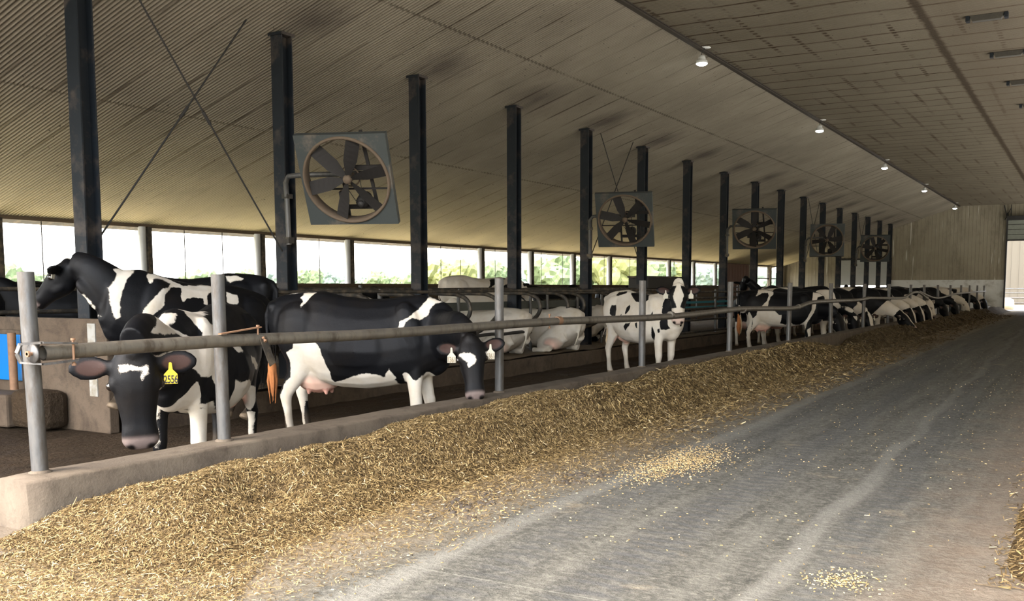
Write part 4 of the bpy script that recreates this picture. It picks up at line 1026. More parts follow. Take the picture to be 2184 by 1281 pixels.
def make_cow(name, pose, loc, head_dir, coat, label, scale=1.0, vox=.022, skins=True, tags=('white',), tagtext=None, tail='tail_hair', eyes=True, group=None, tilt=0, debug=None):
    """coat: function(co, headcoords)->signed distance to white; head_dir: heading angle of the body (0 = +X)"""
    V, F, ears, tp = cow_geom(pose); COLL_ = list(COLL)
    if pose.get('twist'):
        pass
    me = remeshed(V, F, vox, pose.get('smooth', max(4, int(.12 / vox))))
    n = len(me.vertices); co = np.empty(n * 3, np.float32); me.vertices.foreach_get('co', co); co = co.reshape(-1, 3).astype(float)
    P, d, nn, s = head_frame(pose); hs = pose.get('hs', 1.0)
    rel = (co - np.array(P)) / hs; H = np.stack([rel @ np.array(d), rel @ np.array(s), rel @ np.array(nn)], 1)   # t, side, normal
    hw = (H[:, 0] > -.07) & (H[:, 0] < .62) & (np.abs(H[:, 1]) < .34) & (H[:, 2] > -.30 + .0 * H[:, 0]) & (H[:, 2] < .12)
    hw &= ~((H[:, 0] < .05) & (H[:, 2] < -.16))
    c = coat(co, H, hw)
    a = me.attributes.new('coat', 'FLOAT', 'POINT'); a.data.foreach_set('value', c.astype(np.float32))
    sk = np.zeros((n, 4), np.float32)
    def paint(mask, rgb): 
        m = np.clip(mask, 0, 1)[:, None]; sk[:, :3] = sk[:, :3] * (1 - m) + np.array(rgb) * m; sk[:, 3] = np.maximum(sk[:, 3], m[:, 0])
    if pose.get('udder', 1) and not pose.get('lie'):
        u = 1 - np.sqrt(((co[:, 0] + .58) / .30) ** 2 + (co[:, 1] / .22) ** 2 + ((co[:, 2] - .60) / .20) ** 2)
        paint((u * 6) * (co[:, 2] < .74) * .9, (.62, .40, .31)); paint((co[:, 2] < .52) * (np.abs(co[:, 0] + .56) < .16) * (np.abs(co[:, 1]) < .12) * 1., (.50, .26, .20))
    elif pose.get('lie') and pose.get('udder', 1):
        u = 1 - np.sqrt(((co[:, 0] + .62) / .26) ** 2 + ((co[:, 1] - pose.get('lieside', -1) * .33) / .2) ** 2 + ((co[:, 2] - .18) / .17) ** 2)
        paint(u * 5 * .8, (.60, .40, .32))
    if not pose.get('lie'):
        paint((.075 - co[:, 2]) * 60 * ~hw, (.11, .085, .06))
        paint(np.clip((.34 - co[:, 2]) * 3, 0, .35) * ~hw, (.25, .18, .11))
    mz = np.clip((H[:, 0] - .435) * 30, 0, 1) * hw * (H[:, 2] > -.15)
    mc = pose.get('muzzle', (.13, .10, .09)); paint(mz, mc)
    for q in (1, -1):
        nos = 1.5 - np.sqrt(((H[:, 0] - .505) / .022) ** 2 + ((H[:, 1] - q * .052) / .022) ** 2 + ((H[:, 2] + .075) / .028) ** 2)
        paint(nos * 2 * hw, (.006, .005, .005))
    for (b, o, bb, f) in ears:
        r = co - np.array(b); u = r @ np.array(o) / hs; w = r @ np.array(bb) / hs; g = r @ np.array(f) / hs
        ii = (1.2 - np.sqrt(((u - .11) / .075) ** 2 + (w / .042) ** 2)) * 3 * (g > -.005) * (np.abs(g) < .05)
        paint(np.clip(ii, 0, .75), (.060, .030, .022) if pose.get('earskin') is None else pose['earskin'])
    ca = me.attributes.new('skin', 'FLOAT_COLOR', 'POINT'); ca.data.foreach_set('color', sk.reshape(-1))
    me.polygons.foreach_set('use_smooth', [True] * len(me.polygons))
    me.name = name
    o = mesh_obj(name, me, M['coat'])
    o.location = loc; o.rotation_euler = (0, 0, head_dir); o.scale = (scale,) * 3
    tag(o, label, 'cow', group or 'dairy cows in the barn'); DBG[o.name] = [*P, *d, *nn, *s, hs]
    if eyes:
        for q in (1, -1):
            c0 = P + (d * .162 + s * (q * .128) + nn * -.050) * hs
            mb = MB(); Mx = Matrix.Translation(c0); mb.lathe([(r_ * .027 * hs, z_ * .027 * hs) for r_, z_ in ((.0, -1), (.5, -.87), (.87, -.5), (1, 0), (.87, .5), (.5, .87), (0, 1))], c0, 14)
            mb.build('eye', M['eye'], o)
    if pose.get('collar'):
        rg, ax = COLL_; mb = MB(); n_ = len(rg); vs = []
        cc_ = sum(rg, Vector()) / n_
        for q in rg:
            for w_, o_ in ((-.018, 0), (.018, 0), (.018, .006), (-.018, .006)): vs.append(q + ax * w_ + (q - cc_).normalized() * o_)
        mb.add(vs, [(4 * i + a, 4 * i + (a + 1) % 4, 4 * ((i + 1) % n_) + (a + 1) % 4, 4 * ((i + 1) % n_) + a) for i in range(n_) for a in range(4)])
        mb.build('collar', M[pose['collar']], o)
    # tail switch
    if tail:
        e = tp[-1]; dr = (tp[-1] - tp[-2]).normalized(); mb = MB(); L = pose.get('switch', .34)
        dn = Vector((0, 0, -1)) if not pose.get('lie') else dr
        pts = [e - dr * .08, e, e + dr * .06 + dn * .02, e + dr * .05 + dn * L * .5, e + dr * .04 + dn * L]
        mb.tube(pts, [.018, .030, .048, .045, .008], 10)
        for k in range(16):
            a = random.uniform(0, 6.28); r0 = .03
            q0 = pts[2] + Vector((math.cos(a), math.sin(a), 0)) * r0; q1 = pts[3] + Vector((math.cos(a), math.sin(a), 0)) * .05; q2 = pts[4] + Vector((math.cos(a) * .03, math.sin(a) * .03, random.uniform(-.08, .05)))
            mb.tube([q0, q1, q2], [.010, .010, .002], 5)
        mb.build('tail_switch', M[tail], o)
    # ear tags
    for q, t in zip((1, -1), tags):
        if not t: continue
        b, oo, bb, f = ears[0] if q == 1 else ears[1]
        c0 = b + (oo * .075 + bb * .005 + f * .022) * hs
        # tag hangs under gravity, face turned the way the ear faces
        zax = Vector((0, 0, 1)); fx = Vector(f); fx = (fx - zax * fx.dot(zax)); fx = fx.normalized() if fx.length > .2 else Vector((1, 0, 0))
        ux = zax.cross(fx)
        k = pose.get('tagsize', 1.0)
        out = [(-.033, -.105), (.033, -.105), (.033, -.055), (.010, -.030), (.007, .0), (-.007, .0), (-.010, -.030), (-.033, -.055)]
        vs = [c0 + ux * (x * k) + zax * (z * k) + fx * y for y in (.0, .004) for x, z in out]; m_ = len(out)
        mb = MB(); mb.add(vs, [tuple(range(m_))[::-1], tuple(range(m_, 2 * m_))] + [(i, (i + 1) % m_, (i + 1) % m_ + m_, i + m_) for i in range(m_)])
        mb.tube([c0 - fx * .03, c0 + fx * .01], .009, 8)
        to = mb.build('ear_tag', M['yellow_tag' if t == 'yellow' else 'white_tag'], o)
        to['label'] = 'yellow ear tag' if t == 'yellow' else 'off white ear tag'
        if tagtext and tagtext[0 if q == 1 else 1]:
            cu = bpy.data.curves.new('number', 'FONT'); cu.body = tagtext[0 if q == 1 else 1]; cu.size = .046 * k; cu.align_x = 'CENTER'; cu.extrude = .0006; cu.space_character = .95; cu.offset = .0012
            tmp = bpy.data.objects.new('tmp', cu); col.objects.link(tmp); dg = bpy.context.evaluated_depsgraph_get(); dg.update()
            tm = bpy.data.meshes.new_from_object(tmp.evaluated_get(dg)); bpy.data.objects.remove(tmp); tm.materials.clear()
            fo = mesh_obj('number', tm, M['ink'] if t == 'yellow' else M['ink_faded'], to)
            Mx = Matrix((ux, zax, fx)).transposed().to_4x4(); Mx.translation = c0 + zax * (-.101 * k) + fx * .0055
            sc = Matrix.Diagonal((.80, 1.25, 1, 1)); fo.matrix_local = Mx @ sc
    return o
def cow_at(name, Fp, heading, label, poll=None, hd=None, hn=None, scale=1.0, coat=None, vox=.022, z=ZC, tilt=0, local=False, **kw):
    a = R(heading); pose = dict(kw.pop('pose', {}))
    Rz = Matrix.Rotation(a, 3, 'Z') @ Matrix.Rotation(-R(tilt), 3, 'Y')
    S3 = kw.pop('s3', None) or (scale,) * 3; S3 = Vector(S3)
    Fv = Vector((Fp[0], Fp[1], z)); loc = Fv - Rz @ Vector((.58 * S3.x, 0, 0)); inv = Rz.transposed()
    if poll is not None and not local:
        poll = inv @ (Vector(poll) - loc); poll = Vector((poll.x / S3.x, poll.y / S3.y, poll.z / S3.z)); hd = inv @ Vector(hd); hn = inv @ Vector(hn)
    if poll is not None: pose['poll'] = tuple(poll); pose['hd'] = tuple(hd); pose['hn'] = tuple(hn)
    else:
        for k_ in ('poll', 'hd', 'hn'): pose.setdefault(k_, BASE[k_])
    o = make_cow(name, pose, loc, a, coat, label, scale, vox, **kw)
    o.scale = S3
    if tilt: o.rotation_euler = Rz.to_euler()
    return o
def clamp(a): return np.clip(a, -.15, .15)
def blotch(seed, cover, legs=True, face=None, base=None):
    """generic Holstein coat; white legs and belly"""
    def f(co, H, hw):
        c = smooth_patches(co, seed, cover)
        if legs:
            lz = (.62 + .06 * np.sin(seed * 3.1) - co[:, 2]) * .8; c = np.maximum(c, np.clip(lz, -.15, .15))
        fc = np.full(len(co), -.1)
        if face == 'blaze': fc = .030 - np.abs(H[:, 1]) + .02 * np.sin(H[:, 0] * 9); fc = np.where(H[:, 2] < -.10, -.1, fc)
        elif face == 'white': fc = np.full(len(co), .1)
        elif face == 'star': fc = poly_sd(H[:, [1, 0]], [(-.05, .02), (0, .035), (.05, .01), (.045, .08), (0, .13), (-.04, .07)]); fc = np.where(H[:, 2] < -.08, -.1, fc)
        elif face == 'half': fc = .02 + H[:, 1] * 1.0
        c = np.where(hw, clamp(fc), c)
        return clamp(c)
    return f
def polycoat(white, black=(), head_white=(), head_black=(), base=-.1, extra=None, head_base=-.1):
    def f(co, H, hw):
        c = np.full(len(co), float(base)); xz = co[:, [0, 2]]
        for p in white: c = np.maximum(c, poly_sd(xz, p)) if base < 0 or c.min() < 0 else c
        for p in black: c = np.minimum(c, -poly_sd(xz, p))
        if extra: c = extra(co, c)
        h = np.full(len(co), float(head_base)); st = H[:, [1, 0]]; front = H[:, 2] > -.09
        for p in head_white: h = np.maximum(h, np.where(front, poly_sd(st, p), -.1))
        for p in head_black: h = np.minimum(h, np.where(front, -poly_sd(st, p), .1) if head_base > 0 else h)
        return clamp(np.where(hw, h, c))
    return f
CP = {
 'cow2': {'w1_r': [(-0.88,1.45),(-0.71,1.46),(-0.56,1.46),(-0.56,1.46),(-0.6,1.41),(-0.63,1.36),(-0.66,1.32),(-0.67,1.34),(-0.66,1.38),(-0.71,1.41),(-0.68,1.44),(-0.72,1.46),(-0.81,1.45)], 'w2_r': [(0.39,1.08),(0.43,1.18),(0.5,1.22),(0.57,1.27),(0.63,1.34),(0.67,1.4),(0.67,1.42),(0.74,1.4),(0.83,1.37),(0.75,1.36),(0.72,1.3),(0.69,1.24),(0.62,1.21),(0.56,1.22),(0.49,1.18),(0.45,1.08)], 'w3_b': [(-0.72,1.02),(-0.51,1.02),(-0.42,0.93),(-0.41,0.87),(-0.37,0.78),(-0.33,0.7),(-0.34,0.62),(-0.29,0.58),(-0.2,0.53),(-0.03,0.54),(0.13,0.6),(0.26,0.66),(0.32,0.75),(0.35,0.68),(0.37,0.65),(0.29,0.55),(0.19,0.54),(-0.07,0.53),(-0.45,0.46),(-0.78,0.36),(-0.78,0.4),(-0.81,0.26),(-0.78,0.0),(-0.84,0.05),(-0.93,0.43),(-0.88,0.57),(-0.8,0.64),(-0.79,0.78),(-0.83,0.88),(-0.74,0.92)], 'w5_b': [(0.49,0.52),(0.51,0.56),(0.57,0.59),(0.61,0.64),(0.63,0.58),(0.66,0.51),(0.68,0.43),(0.68,0.4),(0.68,0.41),(0.67,0.29),(0.66,0.26),(0.58,0.31),(0.58,0.19),(0.51,0.19),(0.52,0.42)], 'h_w1': [(-0.122,0.116),(-0.04,0.123),(0.029,0.157),(0.025,0.205),(-0.004,0.232),(-0.039,0.255),(-0.049,0.226),(-0.035,0.205),(-0.096,0.169),(-0.124,0.136)]},
 'cow1': {'w1_l': [(1.28,1.41),(0.66,1.41),(0.87,1.31),(0.75,1.25),(0.69,1.22),(0.59,1.2),(0.33,1.2),(0.38,1.12),(0.43,0.84),(0.36,0.7),(0.48,0.83),(0.55,0.92),(0.6,0.91),(0.66,0.92),(0.74,0.99),(1.53,1.13),(0.76,1.16),(0.75,1.22),(0.91,1.26),(1.29,1.27),(1.55,1.3),(1.37,1.37)], 'w2_l': [(0.54,1.44),(0.41,1.42),(-0.09,1.4),(0.43,1.35),(0.16,1.28),(0.32,1.2),(0.59,1.22),(0.57,1.3),(0.59,1.39),(0.53,1.44)], 'w3_l': [(1.72,0.63),(1.68,0.65),(0.6,0.46),(0.54,0.48),(0.34,0.59),(0.75,0.71),(0.66,0.74),(0.63,0.7),(0.55,0.7),(0.44,0.7),(0.3,0.62),(-0.84,0.45),(-0.82,0.15),(0.52,0.13),(0.55,0.14),(0.62,0.43),(0.58,0.5),(0.55,0.39),(0.58,0.34),(1.7,0.58)], 'w4_l': [(0.22,0.85),(0.1,0.82),(-0.06,0.83),(-0.77,0.69),(-0.8,0.55),(-0.79,0.49),(-0.81,0.17),(-0.84,0.13),(-0.86,0.12),(-0.81,0.16),(-0.84,0.38),(0.17,0.61),(0.21,0.7)], 'w5_l': [(-0.36,1.01),(-0.54,0.97),(-0.73,0.9),(-0.72,0.85),(-0.37,0.94)], 'w6_l': [(0.14,1.13),(-0.08,1.11),(-0.11,1.06),(0.06,1.07)], 'h_w1': [(-0.08,0.048),(-0.032,0.055),(0.023,0.063),(0.066,0.066),(0.066,0.098),(0.031,0.145),(0.029,0.111),(0.04,0.091),(-0.034,0.081),(-0.077,0.092)]},
 'cow3': {'b1_r': [(-0.67,1.14),(-0.63,1.21),(-0.54,1.22),(-0.49,1.15),(-0.49,1.03),(-0.58,1.0),(-0.66,1.05)], 'b2_r': [(-0.19,1.08),(-0.19,1.18),(-0.12,1.23),(-0.08,1.2),(-0.1,1.11),(-0.16,1.06)], 'b3_r': [(-0.67,1.38),(-0.66,1.43),(-0.45,1.45),(-0.4,1.42),(-0.49,1.4),(-0.6,1.37)], 'b4_r': [(-0.34,1.02),(-0.31,1.07),(-0.27,1.07),(-0.3,1.0)], 'b5_r': [(-0.01,1.28),(-0.36,1.43),(0.05,1.4),(0.17,1.4),(0.32,1.32),(0.23,1.25),(0.22,1.25),(0.09,1.27)], 'b6_r': [(0.66,0.95),(0.72,1.05),(0.77,1.15),(0.72,1.28),(1.02,1.31),(1.06,1.2),(1.09,1.07),(1.13,0.99),(1.1,0.93),(0.87,0.87),(0.76,0.83),(0.67,0.83)], 'b7_r': [(-0.17,0.86),(-0.09,0.91),(0.06,0.94),(0.03,0.88),(-0.13,0.79)], 'b8_r': [(0.47,1.05),(0.54,1.13),(0.54,1.05)], 'b9_r': [(0.52,0.91),(0.53,0.81),(0.55,0.73),(0.52,0.65),(0.44,0.68),(0.5,0.81)], 'b10_r': [(0.16,0.93),(0.21,0.94),(0.21,0.83),(0.17,0.85)], 'b11_r': [(0.61,0.84),(0.65,0.84),(0.63,0.78),(0.6,0.78)]},
 'cow4': {'w1_r': [(-0.68,1.46),(-0.51,1.47),(-0.36,1.44),(-0.29,1.4),(-0.29,1.34),(-0.36,1.28),(-0.4,1.17),(-0.41,1.07),(-0.57,1.06),(-0.5,1.14),(-0.43,1.21),(-0.39,1.34),(-0.41,1.39),(-0.55,1.38),(-0.72,1.29),(-0.66,1.39),(-0.65,1.47)], 'w2_r': [(-0.66,0.96),(-0.5,1.0),(-0.27,1.01),(-0.21,0.93),(-0.15,0.87),(-0.08,0.88),(-0.09,0.78),(-0.11,0.68),(0.01,0.64),(0.12,0.71),(0.2,0.65),(0.35,0.64),(0.48,0.74),(0.62,0.98),(0.65,1.4),(0.8,1.38),(0.9,1.32),(0.75,1.28),(0.73,1.17),(0.72,1.04),(0.68,0.93),(0.53,0.7),(0.48,0.52),(0.19,0.6),(-0.08,0.58),(-0.4,0.51),(-0.53,0.47),(-0.74,0.06),(-0.77,0.09),(-0.82,0.44),(-0.76,0.65),(-0.77,0.78),(-0.68,0.86)], 'w3_r': [(-0.88,0.92),(-0.84,0.93),(-0.77,0.79),(-0.82,0.37),(-0.87,0.07),(-0.88,0.1),(-0.91,0.46),(-0.88,0.63),(-0.89,0.84)], 'w4_b': [(0.53,0.53),(0.73,0.65),(0.8,0.68),(1.12,0.58),(0.62,0.47),(0.59,0.23),(0.59,0.19)]},
 'cow5': {'w1_l': [(0.88,1.39),(0.78,1.42),(0.65,1.42),(0.75,1.33),(0.8,1.23),(0.84,1.07),(0.82,0.92),(0.85,0.89),(0.89,0.96),(0.92,1.11),(0.92,1.19),(0.89,1.25),(0.85,1.35)], 'w2_l': [(0.57,1.37),(0.53,1.41),(0.42,1.41),(0.27,1.38),(0.16,1.34),(-0.13,1.4),(-0.29,1.41),(-0.25,1.38),(-0.09,1.28),(-0.06,1.18),(-0.02,1.18),(-0.03,1.24),(0.09,1.23),(0.18,1.21),(0.23,1.16),(0.24,1.22),(0.21,1.31),(0.32,1.3),(0.43,1.21),(0.44,1.1),(0.53,1.0),(0.58,0.93),(0.65,0.93),(0.64,1.02),(0.59,1.11),(0.51,1.2),(0.46,1.26),(0.36,1.3),(0.32,1.34),(0.45,1.36),(0.51,1.36),(0.56,1.31)], 'w3_l': [(-0.37,1.36),(-0.5,1.35),(-0.49,1.26),(-0.38,1.22),(-0.34,1.25)], 'w4_r': [(1.1,1.07),(1.09,1.1),(1.07,1.11),(1.08,1.11),(1.01,1.02),(0.93,0.91),(1.0,1.01),(1.11,1.06),(1.13,1.04),(1.11,1.08)]},
 'cow7': {'w1_l': [(-0.53,1.43),(-0.65,1.44),(-0.77,1.4),(-0.76,1.37),(-0.68,1.37),(-0.63,1.34),(-0.57,1.37)], 'w2_l': [(-1.02,1.1),(-1.04,1.1),(-1.03,1.05)]},
 'cowc9': {'b1_r': [(0.14,1.37),(0.33,1.4),(0.73,1.41),(0.6,1.39),(0.28,1.3),(0.16,1.25),(-0.03,1.18),(-0.08,1.17),(0.06,1.27)], 'b2_r': [(0.4,1.24),(0.46,1.27),(0.75,1.31),(0.69,1.18),(0.4,1.18)]},
}
def polyc(cow, base, extra=None, head_base=None, blaze=False, darkear=True, eyepatch=False):
    ps = CP.get(cow, {}); sg = 1 if base < 0 else -1
    def f(co, H, hw):
        c = np.full(len(co), -.15); xz = co[:, [0, 2]]; h = np.full(len(co), -.15)
        for k, p in ps.items():
            if k[:2] == 'h_':
                d = poly_sd(H[:, [1, 0]], p); h = np.maximum(h, np.where(H[:, 2] > -.13, d, -.15)); continue
            d = poly_sd(xz, p)
            if k[-2:] == '_l': d = np.minimum(d, (co[:, 1] + .03) * 1.0)
            elif k[-2:] == '_r': d = np.minimum(d, (.03 - co[:, 1]) * 1.0)
            c = np.maximum(c, d)
        c = c * sg; h = h * sg
        if head_base is not None and not any(k[:2] == 'h_' for k in ps): h = np.full(len(co), float(head_base))
        if blaze: h = np.maximum(h, np.where(H[:, 2] > -.10, .024 - np.abs(H[:, 1]), -.15))
        if extra: c = extra(co, c)
        if eyepatch: h = np.minimum(h, -np.minimum(np.minimum(np.abs(H[:, 1]) - .082 + .35 * np.abs(H[:, 0] - .15), H[:, 0] + .01), .31 - H[:, 0]))
        if darkear: h = np.minimum(h, (.155 - np.abs(H[:, 1])) * 2)
        return clamp(np.where(hw, h, c))
    return f
def legs_white(z0, xr=(-2, 2)):
    def e(co, c): return np.maximum(c, np.where((co[:, 0] > xr[0]) & (co[:, 0] < xr[1]), (z0 - co[:, 2]), -.15))
    return e
def c1x(co, c):
    c = np.maximum(c, np.where(co[:, 1] > .02, np.minimum(.66 - co[:, 2], np.minimum(co[:, 0] - .40, .85 - co[:, 0])), -.15))
    c = np.maximum(c, np.minimum(.78 - co[:, 2] + .1 * np.sin(co[:, 0] * 20), co[:, 0] - .62) * 1.0)
    return np.maximum(c, np.where(co[:, 1] < 0, .10 - co[:, 2], -.15))
def c2x(co, c):
    c = np.maximum(c, np.minimum(.64 + .05 * np.sin(co[:, 0] * 7 + 1) - co[:, 2], np.minimum(co[:, 0] + .7, .36 - co[:, 0])))
    return np.maximum(c, np.minimum(.66 + .04 * np.sin(co[:, 0] * 30) - co[:, 2], co[:, 0] - .44))
COATS = dict(c1=polyc('cow1', -1, c1x), c2=polyc('cow2', -1, c2x), c3=polyc('cow3', 1, None, eyepatch=True), c4=polyc('cow4', -1, legs_white(.35)),
             c5=polyc('cow5', -1, None, -.1, True), c7=polyc('cow7', -1, legs_white(.2), -.1), c9=polyc('cowc9', 1, None, .1), l1=polyc('x', 1, None, .1), l2=polyc('x', 1, None, .1))
# heroes -------------------------------------------------------------------
G1 = 'cows standing at the feed curb'
cow1 = cow_at('cow', (-6.10, 5.07), -60, 'black and white cow facing us with a yellow ear tag numbered 2556',
    poll=(-5.40, 4.16, .85), hd=(.10, -.02, -1.0), hn=(.79, -.60, .10), scale=.985, coat=COATS['c1'], vox=.0125,
    tags=('yellow', None), tagtext=('2556', None), tail=None, group=G1, pose=dict(udder=.8, hs=1.19, belly=.04, bdir=(1, 0, -.25), nin=(.8, 0, -.45), tagsize=1.3, ear=(.95, .02, -.05)))
cow2 = cow_at('cow', (-5.93, 8.0), 21, 'mostly black cow reaching its head over the curb, white triangle on its forehead',
    poll=(-4.93, 7.40, .81), hd=(.27, -.22, -.935), hn=(.62, -.77, .18), scale=1.0, s3=(.96, 1.0, 1.045), coat=COATS['c2'], vox=.0135,
    tags=('white', 'white'), tagtext=('6361', '1361'), tail='tail_rust', group=G1, pose=dict(hs=1.0, belly=.06, bdir=(1, -.1, -.35), nin=(.7, -.6, -.4), legs=dict(fl=(.1, 0), hl=(.06, 0)), tagsize=1.2, ear=(.97, .1, .0)))
cow3 = cow_at('cow', (-6.32, 15.55), -28, 'mostly white cow with small black spots standing and looking at us',
    poll=(-5.98, 15.2, 1.30), hd=(.10, -.25, -.96), hn=(.37, -.93, .2), s3=(1.0, 1.0, 1.04), coat=COATS['c3'], vox=.016,
    tags=('white', 'white'), tail='tail_hair', group=G1, pose=dict(hs=1.12, belly=.02, udder=.55, bdir=(1, -.1, .5), nin=(.5, -.5, .5), muzzle=(.5, .38, .32), tagsize=1.2, legs=dict(fl=(-.08, 0), hl=(.1, 0))))
cow4 = cow_at('cow', (-6.0, 23.95), 16, 'black and white cow with an orange stained tail tuft, feeding at the curb',
    poll=(-5.25, 23.75, .62), hd=(.35, -.1, -.93), hn=(.8, -.5, .3), s3=(1.0, 1.0, 1.04), coat=COATS['c4'], vox=.018,
    tags=('white', 'white'), tail='tail_rust', group=G1, pose=dict(hs=1.05, bdir=(1, 0, -.4), nin=(.8, 0, -.5)))
cow5 = cow_at('cow', (-8.5, 6.4), 264, 'black and white cow in profile with its raised head turned left over the concrete wall',
    poll=(-8.90, 6.12, 1.53), hd=(-.66, -.33, -.64), hn=(-.45, -.20, .75), scale=1.0, coat=COATS['c5'], vox=.015, z=.05, tilt=9.5,
    tags=('white', None), tail='tail_black', group='cows behind the concrete wall', pose=dict(hs=1.0, bdir=(.9, -.3, .3), nin=(.3, -1, .1)))
cow7 = cow_at('cow', (-10.56, 8.43), 200, 'black cow with a white patch on its rump, tail hanging, behind the nearest cows', scale=1.0, coat=COATS['c7'], vox=.018, z=0,
    tags=(None, None), tail='tail_black', eyes=False, group='cows behind the concrete wall', pose=dict(poll=(1.25, .2, 1.2)))
# ------------------------------------------------------------------ more cattle
G2 = 'cows feeding in the row along the curb'
FE = dict(poll=(1.42, -.12, .86), hd=(.40, -.15, -.90), hn=(.82, -.45, .36)); ftail = [None]
def feeder(k, y, x, hdg, label, seed, cover, face=None, poll=None, coat=None, vox=.026, **kw):
    p = dict(FE); p.update(bdir=(1, 0, -.3), nin=(.8, 0, -.5), hs=1.08)
    if poll: p.update(poll)
    return cow_at('cow', (x, y), hdg, label, scale=1.06 + .02 * (k % 3), coat=coat or blotch(seed, cover, face=face), vox=vox, pose=p, group=G2, tags=('white', 'white') if k < 3 else (None, None), eyes=k < 3, **kw)
feeder(0, 25.35, -5.95, 12, 'feeding black cow with a white heart patch on its forehead', 41, .3, 'star', dict(poll=(1.25, -.25, .82), hd=(.25, -.25, -.93), hn=(.55, -.80, .1)))
feeder(1, 26.75, -5.95, 14, 'feeding cow with a broad tan and white back, third in the row', 44, .65, 'blaze', dict(poll=(1.3, -.15, .8), hd=(.3, -.3, -.9), hn=(.6, -.75, .15)))
feeder(2, 28.4, -5.55, 8, 'feeding black cow with white blaze and pink nose pointing right', 47, .35, 'blaze', dict(poll=(1.45, -.1, .80), hd=(.75, -.1, -.65), hn=(.65, -.2, .7), muzzle=(.5, .33, .27)))
feeder(3, 30.1, -5.50, 14, 'black cow with white chin pushing its head deep into the feed', 51, .12, 'blaze')
feeder(4, 31.7, -5.50, 10, 'feeding cow with tan rump and black shoulder, near the bent rail', 54, .42, 'blaze')
feeder(5, 33.6, -5.55, 6, 'feeding cow mostly hidden behind the dipping rail', 57, .3, 'half')
feeder(6, 35.5, -5.6, 12, 'black cow with white nose hanging over the curb', 61, .25, 'white', dict(poll=(1.3, -.1, 1.05), hd=(.4, -.15, -.9), hn=(.7, -.6, .3)))
feeder(7, 38.2, -5.6, 15, 'all black cow behind the straight thin posts', 64, .02)
feeder(8, 41.3, -5.6, 10, 'large black feeding cow, second beyond the straight thin posts', 67, .04)
feeder(9, 45.4, -5.6, 14, 'white and tan feeding cow near the end wall', 71, .9, 'white')
feeder(10, 49.5, -5.55, 8, 'pale speckled cow resting its head on the far pile', 74, .85, 'half')
feeder(11, 53.2, -5.6, 12, 'last pale cow at the curb beside the drive door', 78, .8)
# cows standing farther inside
G3 = 'cows standing among the stalls'
def stand(x, y, hdg, z, label, seed, cover, poll=None, coat=None, vox=.026, **kw):
    return cow_at('cow', (x, y), hdg, label, scale=kw.pop('scale', .97), coat=coat or blotch(seed, cover), vox=vox, z=z, pose=dict(poll=poll or (1.15, 0, 1.35), hd=(.75, 0, -.65), hn=(.65, 0, .75), **kw.pop('pose', {})), group=G3, tags=kw.pop('tags', (None, None)), eyes=False, **kw)
stand(-13.9, 8.9, 236, 0, 'black backed cow at the far left, behind the post', 81, .0, tail='tail_black')
stand(-12.9, 5.95, 245, -.1, 'cow with tan and white rump cut by the left edge of the photo', 84, .3)
cowc9 = stand(-11.45, 18.4, 75, .05, 'white cow with a black saddle patch standing behind the stall loops', 87, .8, coat=COATS['c9'], scale=1.02)
stand(-13.4, 12.2, 100, -.12, 'small black and white back behind the second column', 90, .4)
stand(-13.2, 15.6, 60, -.14, 'dark humped back against the side opening, left of the third column', 93, .1)
stand(-12.6, 23.5, 70, -.08, 'black back in front of the trees, right of the fifth column', 96, .02)
stand(-13.0, 28.2, 90, -.12, 'black cow behind the dark box', 99, .1)
stand(-12.3, 31.5, 100, -.10, 'black cow with a pink and white patch near the far side wall', 102, .25)
stand(-8.75, 29.4, 118, -.12, 'grey black cow with raised head turned left, behind the feeding row', 105, .06, poll=(1.05, .55, 1.62), scale=1.0, vox=.022)
stand(-8.2, 26.6, 95, ZC, 'cow with black and white back behind the third feeding cow', 108, .5)
stand(-8.2, 32.6, 80, ZC, 'second row cow with black back behind the feeders', 111, .3)
stand(-8.2, 35.9, 100, ZC, 'second row cow in front of the sectional door', 114, .35)
stand(-8.25, 41.5, 88, ZC, 'second row cow with tan back below the centre wall', 117, .7)
stand(-8.2, 38.6, 80, ZC, 'black cow with head raised between the thin posts', 120, .0, poll=(.95, .2, 1.62))
# lying cows
G4 = 'cows lying in the stalls'
def lying(x, y, hdg, label, seed, cover, coat=None, side=-1, poll=None, hd=(.75, .1, -.5), hn=(.5, 0, .8), vox=.022, z=.02, eyes=False, **kw):
    return cow_at('cow', (x, y), hdg, label, scale=kw.pop('scale', .98), coat=coat or blotch(seed, cover, legs=False, face='white'), vox=vox, z=z, tail=None,
                  pose=dict(lie=True, lieside=side, poll=poll or (1.05, 0, .98), hd=hd, hn=hn, smooth=4), group=G4, tags=(None, None), eyes=eyes, **kw)
lying(-10.15, 17.35, 160, 'large white cow lying with its udder toward the alley', 131, 1.0, coat=COATS['l1'], side=1)
lying(-10.6, 15.7, 170, 'pale cow with one dark spot lying left of the large white one', 134, .95, coat=COATS['l2'], side=1)
lying(-10.3, 13.2, 150, 'black and white cow lying behind the second stall loop', 137, .4, side=1)
lying(-11.2, 20.1, 175, 'black cow lying behind the farther stall loops', 140, .12, side=1)
lying(-10.0, 21.9, -35, 'cream and black cow lying with its head low behind the spotted cow', 143, .75, side=-1, poll=(1.15, -.1, .72))
lying(-10.9, 26.4, -60, 'cream faced cow lying behind the pipe fence', 146, .9, side=-1, poll=(1.1, -.1, .85), hd=(.3, -.1, -.95), hn=(.9, -.2, .3))
